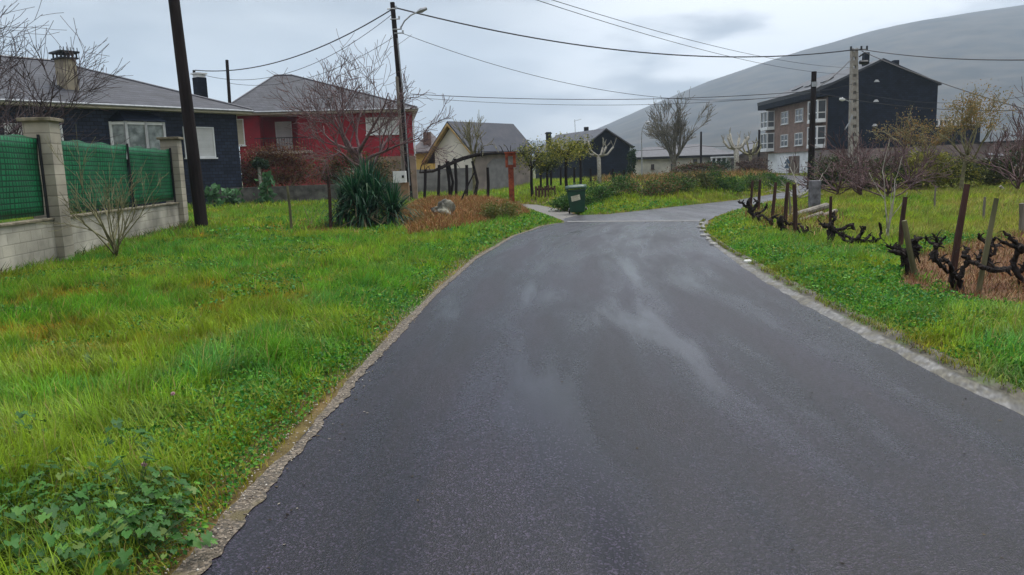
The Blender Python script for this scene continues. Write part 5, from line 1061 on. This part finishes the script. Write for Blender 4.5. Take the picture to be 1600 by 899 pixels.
for bi, (y0, y1, den, Wd_, Lh, sg) in enumerate(bands):
    x, y, d, g_ = scatter(den, y0, y1, seed=100+bi); k = veg_mask(x, y)
    tuft = fb(x, y, .35, 30); k &= (g_.random(len(x)) < .45+.75*tuft)
    k &= (d > .02+.10*g_.random(len(x))) & ((d > .28) | (g_.random(len(x)) < .30)|(x > 0))
    x, y, d = x[k], y[k], d[k]; n = len(x); z = H(x, y, d)
    bare = (ss((fb(x, y, .55, 9)-.56)/.08)*ss((fb(x, y, 3.2, 21)-.46)/.12)*(x < 0)*ss((y-4)/3)*ss((d-1.)/1))
    tall = .3+.9*fb(x, y, .7, 33)+.75*vn(x, y, .25, 34)**1.5+.35*ss((d-.3)/1); tall *= (1-.62*(1-ss(d/.55))); tall *= 1-.5*bare; tall *= 1-.6*np.exp(-(dist_poly(x, y, vine_soil)/.55)**2)*(x > 2); tall *= 1+.55*np.exp(-((d-1.0)/.6)**2)*vn(x, y, .6, 35)*(x < 0)
    Ls = Lh*tall*g_.uniform(.55, 1.3, n); wind = 5.3+1.3*(fb(x, y, .9, 40)-.5)*6+2.5*(vn(x, y, .3, 41)-.5)
    az = np.where(g_.random(n) < .55, wind+g_.normal(0, .5, n), g_.uniform(0, 6.283, n)); bend = g_.uniform(.35, 1.9, n)
    col = grass_col(x, y, d, g_); tip = col*1.15+C(.03, .025, .0)
    GR_parts.append(blades(np.c_[x, y, z-.01], az, Ls, Wd_*g_.uniform(.6, 1.3, n), bend, col, sg, tip, az2=g_.uniform(0, 3.14, n) if y0 > 7 else None))
V, F, c = merge(GR_parts); o = npmesh('grass', V, F, c, BLADE); tag(o, 'wet green and yellowing grass on both verges', 'grass', kind='stuff')
print('grass tris', len(F))
# clover / small-leaved weeds: lush band beside the road edge and patches
CL = []
for bi, (y0, y1, den, s0, up_) in enumerate(((1.6, 5, 3600, .017, .10), (5, 9, 2300, .021, .10), (9, 16, 900, .030, .10), (16, 30, 240, .05, .12))):
    x, y, d, g_ = scatter(den, y0, y1, seed=200+bi, xlo=-8, xhi=9); k = veg_mask(x, y) & (d > .10)
    wgt = np.exp(-((d-.75)/.62)**2)*1.15*(fb(x, y, .9, 50) > .34)+.9*ss((fb(x, y, 1.1, 51)-.55)/.1); k &= g_.random(len(x)) < wgt
    x, y, d = x[k], y[k], d[k]; n = len(x); mound = .5+.9*fb(x, y, .5, 52)
    z = H(x, y, d)+up_*mound*g_.uniform(.25, 1.15, n)*ss(d/.5)
    V, F, c = leaves(np.c_[x, y, z], n, s0*1.35, [PAL['lush'], PAL['deep']*1.2, PAL['blue'], PAL['lush']*1.25, PAL['yel']*.7, PAL['deep']], flat=.9, seed=300+bi, asp=.8); CL.append((V, F, c))
V, F, c = merge(CL); o = npmesh('clover', V, F, c, LEAF); tag(o, 'dense clover and small-leaved weeds along the road edges', 'clover', kind='stuff')
print('clover tris', len(F))
# large lobed weeds at the near left corner
def lobed(cen, nrm_az, tilt, size, col, g_):
    n = len(cen); K = 14; ang = np.linspace(-2.6, 2.6, K); rr_ = (0.76+.24*np.abs(np.cos(ang*2.4)))*(1-.12*np.abs(ang)); 
    lx = np.cos(ang)*rr_; ly = np.sin(ang)*rr_*.85
    tx, ty = np.cos(nrm_az), np.sin(nrm_az); ct, st = np.cos(tilt), np.sin(tilt)
    V = np.zeros((n, K+1, 3)); V[:, 0] = cen
    for i in range(K):
        r1 = size*lx[i]*g_.uniform(.85, 1.15, n); r2 = size*ly[i]*g_.uniform(.85, 1.15, n); cup = size*(.18*abs(ly[i])+.10*math.sin(i*2.7)-.25*lx[i]*lx[i]*(lx[i] > 0))
        V[:, i+1] = cen+np.c_[tx*ct*r1-ty*r2-tx*st*cup, ty*ct*r1+tx*r2-ty*st*cup, -st*r1*.6+cup]
    F = np.array([[0, i+1, i+2] for i in range(K-1)]); F = ((np.arange(n)*(K+1))[:, None, None]+F[None]).reshape(-1, 3)
    return V.reshape(-1, 3), F, np.repeat(col, K+1, 0)
g_ = np.random.default_rng(5); W_parts = []; nst = 0
weeds = [(60, 860, .42, 85), (150, 850, .40, 80), (215, 800, .32, 60), (20, 800, .38, 70), (110, 790, .30, 45), (230, 870, .28, 50), (-60, 870, .4, 60), (30, 720, .26, 24), (190, 730, .22, 22)]
stemB = MB()
for wi, (px, py, r_, n) in enumerate(weeds):
    n = int(n*2.3)
    b = G(px, py); a = g_.uniform(0, 6.283, n); rr_ = r_*np.sqrt(g_.random(n)); hh_ = .04+.20*(1-(rr_/r_)**2)*g_.uniform(.3, 1.1, n)+g_.uniform(-.02, .06, n)
    cen = np.c_[b.x+np.cos(a)*rr_, b.y+np.sin(a)*rr_, b.z+hh_]; col = np.array([(.022, .085, .012), (.035, .12, .016), (.055, .16, .022), (.085, .20, .035), (.13, .20, .04)])[g_.choice(5, n, p=[.35, .3, .2, .1, .05])]*g_.uniform(.8, 1.2, n)[:, None]
    V, F, c = lobed(cen, a+g_.normal(0, .5, n), g_.uniform(.1, .8, n), g_.uniform(.014, .046, n), col, g_)
    e = empty('broadleaf_weed', b, ['lush lobed weed at the bottom left, second from the corner', 'lush lobed weed at the bottom edge near the grit shoulder', 'lobed weed spilling towards the grit shoulder, upper of the pair there', 'lobed weed against the left edge of the picture, low down', 'medium lobed weed in the middle of the weedy corner', 'lobed weed lowest and nearest the asphalt', 'lobed weed in the extreme bottom left corner', 'small lobed weed highest at the left edge, above the weedy corner', 'small lobed weed highest beside the clover, above the weedy corner'][wi], 'weed', 'lobed weeds at the near corner')
    npmesh('leaves', V-np.array(b), F, c, leafmat('weed_leaf', .25, .5, .22), e); B = MB()
    for i in range(0, n, 4): B.tube([(0, 0, 0), ((cen[i, 0]-b.x)*.6, (cen[i, 1]-b.y)*.6, (cen[i, 2]-b.z)*.75), tuple(cen[i]-np.array(b))], .002, 3, caps=False)
    B.build('stalks', mat('weed_stalk', (.04, .09, .02), .7, .3), e)
# pale dock rosettes further up
for px, py, lab in ((183, 590, 'pale broad-leaved dock in the grass at the left'), (145, 585, 'pale dock plant just left of the other pale dock'), (560, 360, '')):
    if not lab: continue
    b = G(px, py); n = 9; a = g_.uniform(0, 6.28, n); P = np.zeros((n, 3)); V, F, c = blades(P, a, g_.uniform(.12, .2, n), np.full(n, .055), g_.uniform(.5, 1.1, n), np.tile(C(.13, .21, .07), (n, 1)), 3); e = npmesh('dock_plant', V, F, c, LEAF, None, b); tag(e, lab, 'weed')
# clover flower heads
for px, py, lab in ((275, 662, 'pinkish clover flower head among the clover, farther one'), (232, 786, 'pinkish clover flower head above the lobed weeds, nearer one')):
    b = G(px, py); o = MB()
    for i in range(26): a = rnd.uniform(0, 6.28); z = rnd.uniform(-.8, 1); q = math.sqrt(1-z*z); o.tube([(0, 0, .20), (q*math.cos(a)*.014, q*math.sin(a)*.014, .20+z*.014)], [.002, .004], 4)
    e = empty('clover_flower', b, lab, 'flower'); o.build('flower_head', mat('clover_pink', (.45, .25, .27), .7, .2, 60), e); MB().tube([(0, 0, 0), (.01, 0, .1), (0, 0, .19)], .002, 4).build('stem', mat('weed_stalk', (.08, .16, .05), .5, .3), e)
# straw / dead plants: bracken mound, vineyard litter, strip at the wall foot
D_parts = []
def dead(poly, den, Lm, Wm, seed, cols, hgt=0.0, y_scale=True):
    g_ = np.random.default_rng(seed); mn, mxx = poly.min(0), poly.max(0); n = int(den*np.prod(mxx-mn)); x = g_.uniform(mn[0], mxx[0], n); y = g_.uniform(mn[1], mxx[1], n); k = inside(x, y, poly); x, y = x[k], y[k]; n = len(x)
    dd_ = dist_poly(x, y, poly); h_ = hgt*ss(dd_/1.0)*(.6+.8*fb(x, y, .8, 60)); z = H(x, y)+h_*g_.random(n)
    col = np.array(cols)[g_.integers(0, len(cols), n)]*g_.uniform(.7, 1.3, n)[:, None]*(0.7+.6*fb(x, y, .7, 61))[:, None]
    return blades(np.c_[x, y, z], g_.uniform(0, 6.283, n), Lm*g_.uniform(.4, 1.4, n), Wm*g_.uniform(.5, 1.4, n), g_.uniform(.6, 3.0, n), col, 2, None, g_.uniform(0, 3.14, n))
BRK_C = [(.26, .12, .04), (.34, .18, .07), (.18, .07, .03), (.40, .26, .12), (.14, .13, .03), (.22, .10, .045)]
V, F, c = dead(brown, 1500, .26, .020, 7, BRK_C, .30); o = npmesh('dead_bracken', V, F, c, DRY); tag(o, 'orange-brown dead bracken and grass around the boulder', 'dead bracken', kind='stuff')
STR = [(.26, .13, .06), (.18, .075, .035), (.34, .22, .11), (.12, .05, .025), (.13, .12, .035), (.08, .045, .025)]
V, F, c = dead(vine_soil, 620, .10, .009, 8, STR, .02); o = npmesh('vineyard_straw', V, F, c, DRY); tag(o, 'reddish straw litter on the vineyard soil', 'straw', kind='stuff')
# tufts: (pixel outline, density, length, width, colours, mound)
def patch(name, poly, den, L_, W_, cols, h_, label, cat, seed, m_=DRY):
    V, F, c = dead(np.array(poly), den, L_, W_, seed, cols, h_); o = npmesh(name, V, F, c, m_); tag(o, label, cat, kind='stuff')
patch('dry_grass', P2([(1160, 343), (1192, 366), (1262, 384), (1312, 372), (1330, 352), (1250, 334), (1180, 330)]), 160, .30, .02, STR+[(.25, .24, .07)], .05, 'straw-coloured dry grass at the foot of the vines by the bend', 'dry grass', 21)
patch('dry_grass_at_stakes', P2([(470, 372), (560, 378), (545, 356), (470, 358)]), 300, .16, .018, BRK_C, .03, 'brown dead grass round the stakes left of the yucca', 'dry grass', 22)
patch('far_dry_grass', [at(930, 290, 46)[:2], at(1215, 283, 50)[:2], at(1215, 283, 66)[:2], at(930, 290, 62)[:2]], 32, .55, .05, BRK_C+[(.14, .15, .04), (.10, .13, .03)], .1, 'brown dry grass on the field before the low white building', 'dry grass', 23)
patch('wall_foot_weeds', np.array([(PA.x+.12, PA.y-4), (PA.x+.55, PA.y-4), (PB.x+.8, PB.y+.5), (PB.x+.15, PB.y+.5)]), 260, .28, .016, [(.05, .12, .02), (.10, .13, .03), (.2, .14, .05), (.03, .07, .02)], .04, 'rank weeds growing at the foot of the block wall', 'weeds', 24, BLADE)
# roadside bank beyond the junction: one bush after another
g_ = np.random.default_rng(77)
bank = [(925, 316, 31, .9, .42, GR), (948, 312, 32, 1.0, .5, GR+OL), (975, 305, 34, .9, .45, GR), (1003, 306, 33, 1.1, .42, BR+GR), (1030, 304, 34, 1.0, .38, BR+GR), (1060, 302, 35, 1.0, .45, GR+OL), (1085, 300, 36, .9, .42, OL), (1112, 296, 37, 1.1, .55, DG+GR), (1142, 298, 37, .9, .4, GR), (1168, 293, 39, 1.1, .5, OL+GR), (1196, 290, 42, 1.1, .4, GR), (885, 318, 30.5, .6, .3, GR), (1218, 290, 46, 1.0, .3, GR+DG)]
labs = ['just right of the bin', 'green one second right of the bin', 'green one below the black gable corner', 'brownish one below the cypress', 'brown and green one below the brown window frames', 'green one below the bare tree trunk', 'olive one right of the bare tree trunk', 'darkest one, left of the pale pollard', 'small green one below the pale pollard', 'olive one right of the pale pollard', 'green one before the brown leafless bush', 'smallest one hugging the left side of the bin', 'farthest one where the road disappears']
for i, (px, py, Y, rx, rz_, c_) in enumerate(bank): shrub('bank_bush', sp(px, py, Y-1.6), (rx*1.05, .8, rz_*1.35), 2400, .08, c_, 'low roadside bush on the far bank, '+labs[i], 'bush', 400+i, 'bushes along the far bank', stems=3, zc=.25)
shrub('bush', G(785, 348)+Vector((0, 0, 0)), (.75, .5, .42), 2400, .07, [(.12, .13, .025), (.08, .12, .02), (.2, .17, .05)], 'yellowish green weed bush at the edge of the dead bracken', 'bush', 500, zc=.3)
g_ = np.random.default_rng(31); n = 15000; i = g_.integers(0, 1499, n); u = np.clip(.62+.12*g_.normal(size=n)+.10*(fb(ref[i, 0], ref[i, 1], .6, 80)-.5), .3, .95); x = ref[i, 0]*(1-u)+oef[i, 0]*u+g_.normal(0, .008, n); y = ref[i, 1]*(1-u)+oef[i, 1]*u+g_.normal(0, .01, n)
k = (fb(x, y, .35, 81)+.25*(u-.6) > .50) & (y > 1.5); x, y = x[k], y[k]; n = len(x); V, F, c = blades(np.c_[x, y, np.full(n, .008)], g_.uniform(0, 6.283, n), g_.uniform(.012, .06, n), g_.uniform(.003, .009, n), g_.uniform(.3, 2, n), np.array([PAL['lush'], PAL['yel'], PAL['olive'], PAL['straw'], C(.05, .04, .02), C(.07, .05, .03)])[g_.integers(0, 6, n)], 2, None, g_.uniform(0, 3.14, n)); o = npmesh('gutter_weeds', V, F, c, BLADE); tag(o, 'sparse weeds and dead leaves lodged in the broken concrete gutter', 'weeds', kind='stuff')
# grit pebbles on the shoulder and a few on the kerb
g_ = np.random.default_rng(9); n = 5200; i = (g_.random(n)**1.8*620).astype(int)+60; o_ = g_.uniform(-.06, .24, n); nn = offset(lef, np.zeros(900)); t_ = np.gradient(lef, axis=0); t_ /= np.hypot(*t_.T)[:, None]
x = lef[i, 0]-t_[i, 1]*o_+g_.normal(0, .02, n); y = lef[i, 1]+t_[i, 0]*o_+g_.normal(0, .02, n); s = g_.uniform(.003, .008, n)
oc = np.array([(1, 0, 0), (0, 1, 0), (-1, 0, 0), (0, -1, 0), (0, 0, .8), (0, 0, -.8)], float); V = np.c_[x, y, np.full(n, .011)][:, None]+oc[None]*s[:, None, None]*g_.uniform(.6, 1.3, (n, 6, 1)); F = np.array([(0, 1, 4), (1, 2, 4), (2, 3, 4), (3, 0, 4), (1, 0, 5), (2, 1, 5), (3, 2, 5), (0, 3, 5)]); F = (np.arange(n)*6)[:, None, None]+F[None]
cc = np.array([(.42, .36, .28), (.30, .24, .18), (.55, .50, .43), (.16, .12, .09)])[g_.integers(0, 4, n)]; o = npmesh('grit', V.reshape(-1, 3), F.reshape(-1, 3), np.repeat(cc, 6, 0), leafmat('stone_grit', 0, .7, .4)); tag(o, 'loose grit and tiny stones along the left edge of the asphalt', 'grit', kind='stuff')
# broken kerb stones at the bend and a white stone
for i, (px, py, s_) in enumerate(((1097, 350, .06), (1096, 356, .075), (1099, 362, .06), (1102, 369, .07), (1108, 375, .055), (1116, 383, .06))):
    b = G(px-1, py); o = MB().box(-s_, s_, -s_*1.2, s_*1.2, -.03, .045).build('kerb_stone', mat('pale_kerb_stone', (.20, .19, .17), .7, .35, 8, .5, 30, col2=(.42, .41, .38)), None, b, bev=.025); o.rotation_euler = (0, 0, i*.7); tag(o, ['first', 'second', 'third', 'fourth', 'fifth', 'sixth'][i]+' pale kerb stone at the bend counted from the far end', 'kerb stone', 'kerb stones at the bend')
b = G(1168, 411); o = MB().box(-.06, .06, -.04, .04, -.01, .05).build('white_stone', mat('white_litter', (.7, .69, .64), .6), None, b, bev=.02); tag(o, 'small white stone lying on the drainage kerb', 'stone')

g_ = np.random.default_rng(55); n = 420; y = 2.3+g_.random(n)**1.6*20; i = np.clip(np.searchsorted(le[:, 1], y), 1, 159); j = np.clip(np.searchsorted(re_[:, 1], y), 1, 159); t = g_.random(n); t = np.where(g_.random(n) < .65, np.where(t < .5, t*.14, 1-(1-t)*.14), t); x = le[i, 0]*(1-t)+re_[j, 0]*t
V, F, c = leaves(np.c_[x, y, np.full(n, .010)], n, .022, [(.05, .035, .02), (.10, .07, .03), (.02, .015, .01), (.25, .22, .18)], flat=.98, seed=12, asp=.6); V[:, 2] = .007+np.abs(V[:, 2]-.010)*.35; o = npmesh('road_litter', V, F, c, DRY); tag(o, 'tiny leaves and crumbs scattered over the wet asphalt', 'litter', kind='stuff')
# ------------------------------------------------------------------ haze
me = MB().box(-2600, 2950, -60, 3650, -12, 520)
o = me.build('haze', mat('tmp_', (.5, .5, .5))); hzm = bpy.data.materials.new('haze'); hzm.use_nodes = True; N = hzm.node_tree.nodes; N.remove(N['Principled BSDF']); v = N.new('ShaderNodeVolumePrincipled'); v.inputs['Color'].default_value = (.74, .86, 1, 1); v.inputs['Density'].default_value = HAZE; v.inputs['Anisotropy'].default_value = .0
hzm.node_tree.links.new(v.outputs[0], N['Material Output'].inputs['Volume']); o.data.materials.clear(); o.data.materials.append(hzm); tag(o, 'thin damp haze over the valley', 'haze', kind='stuff')
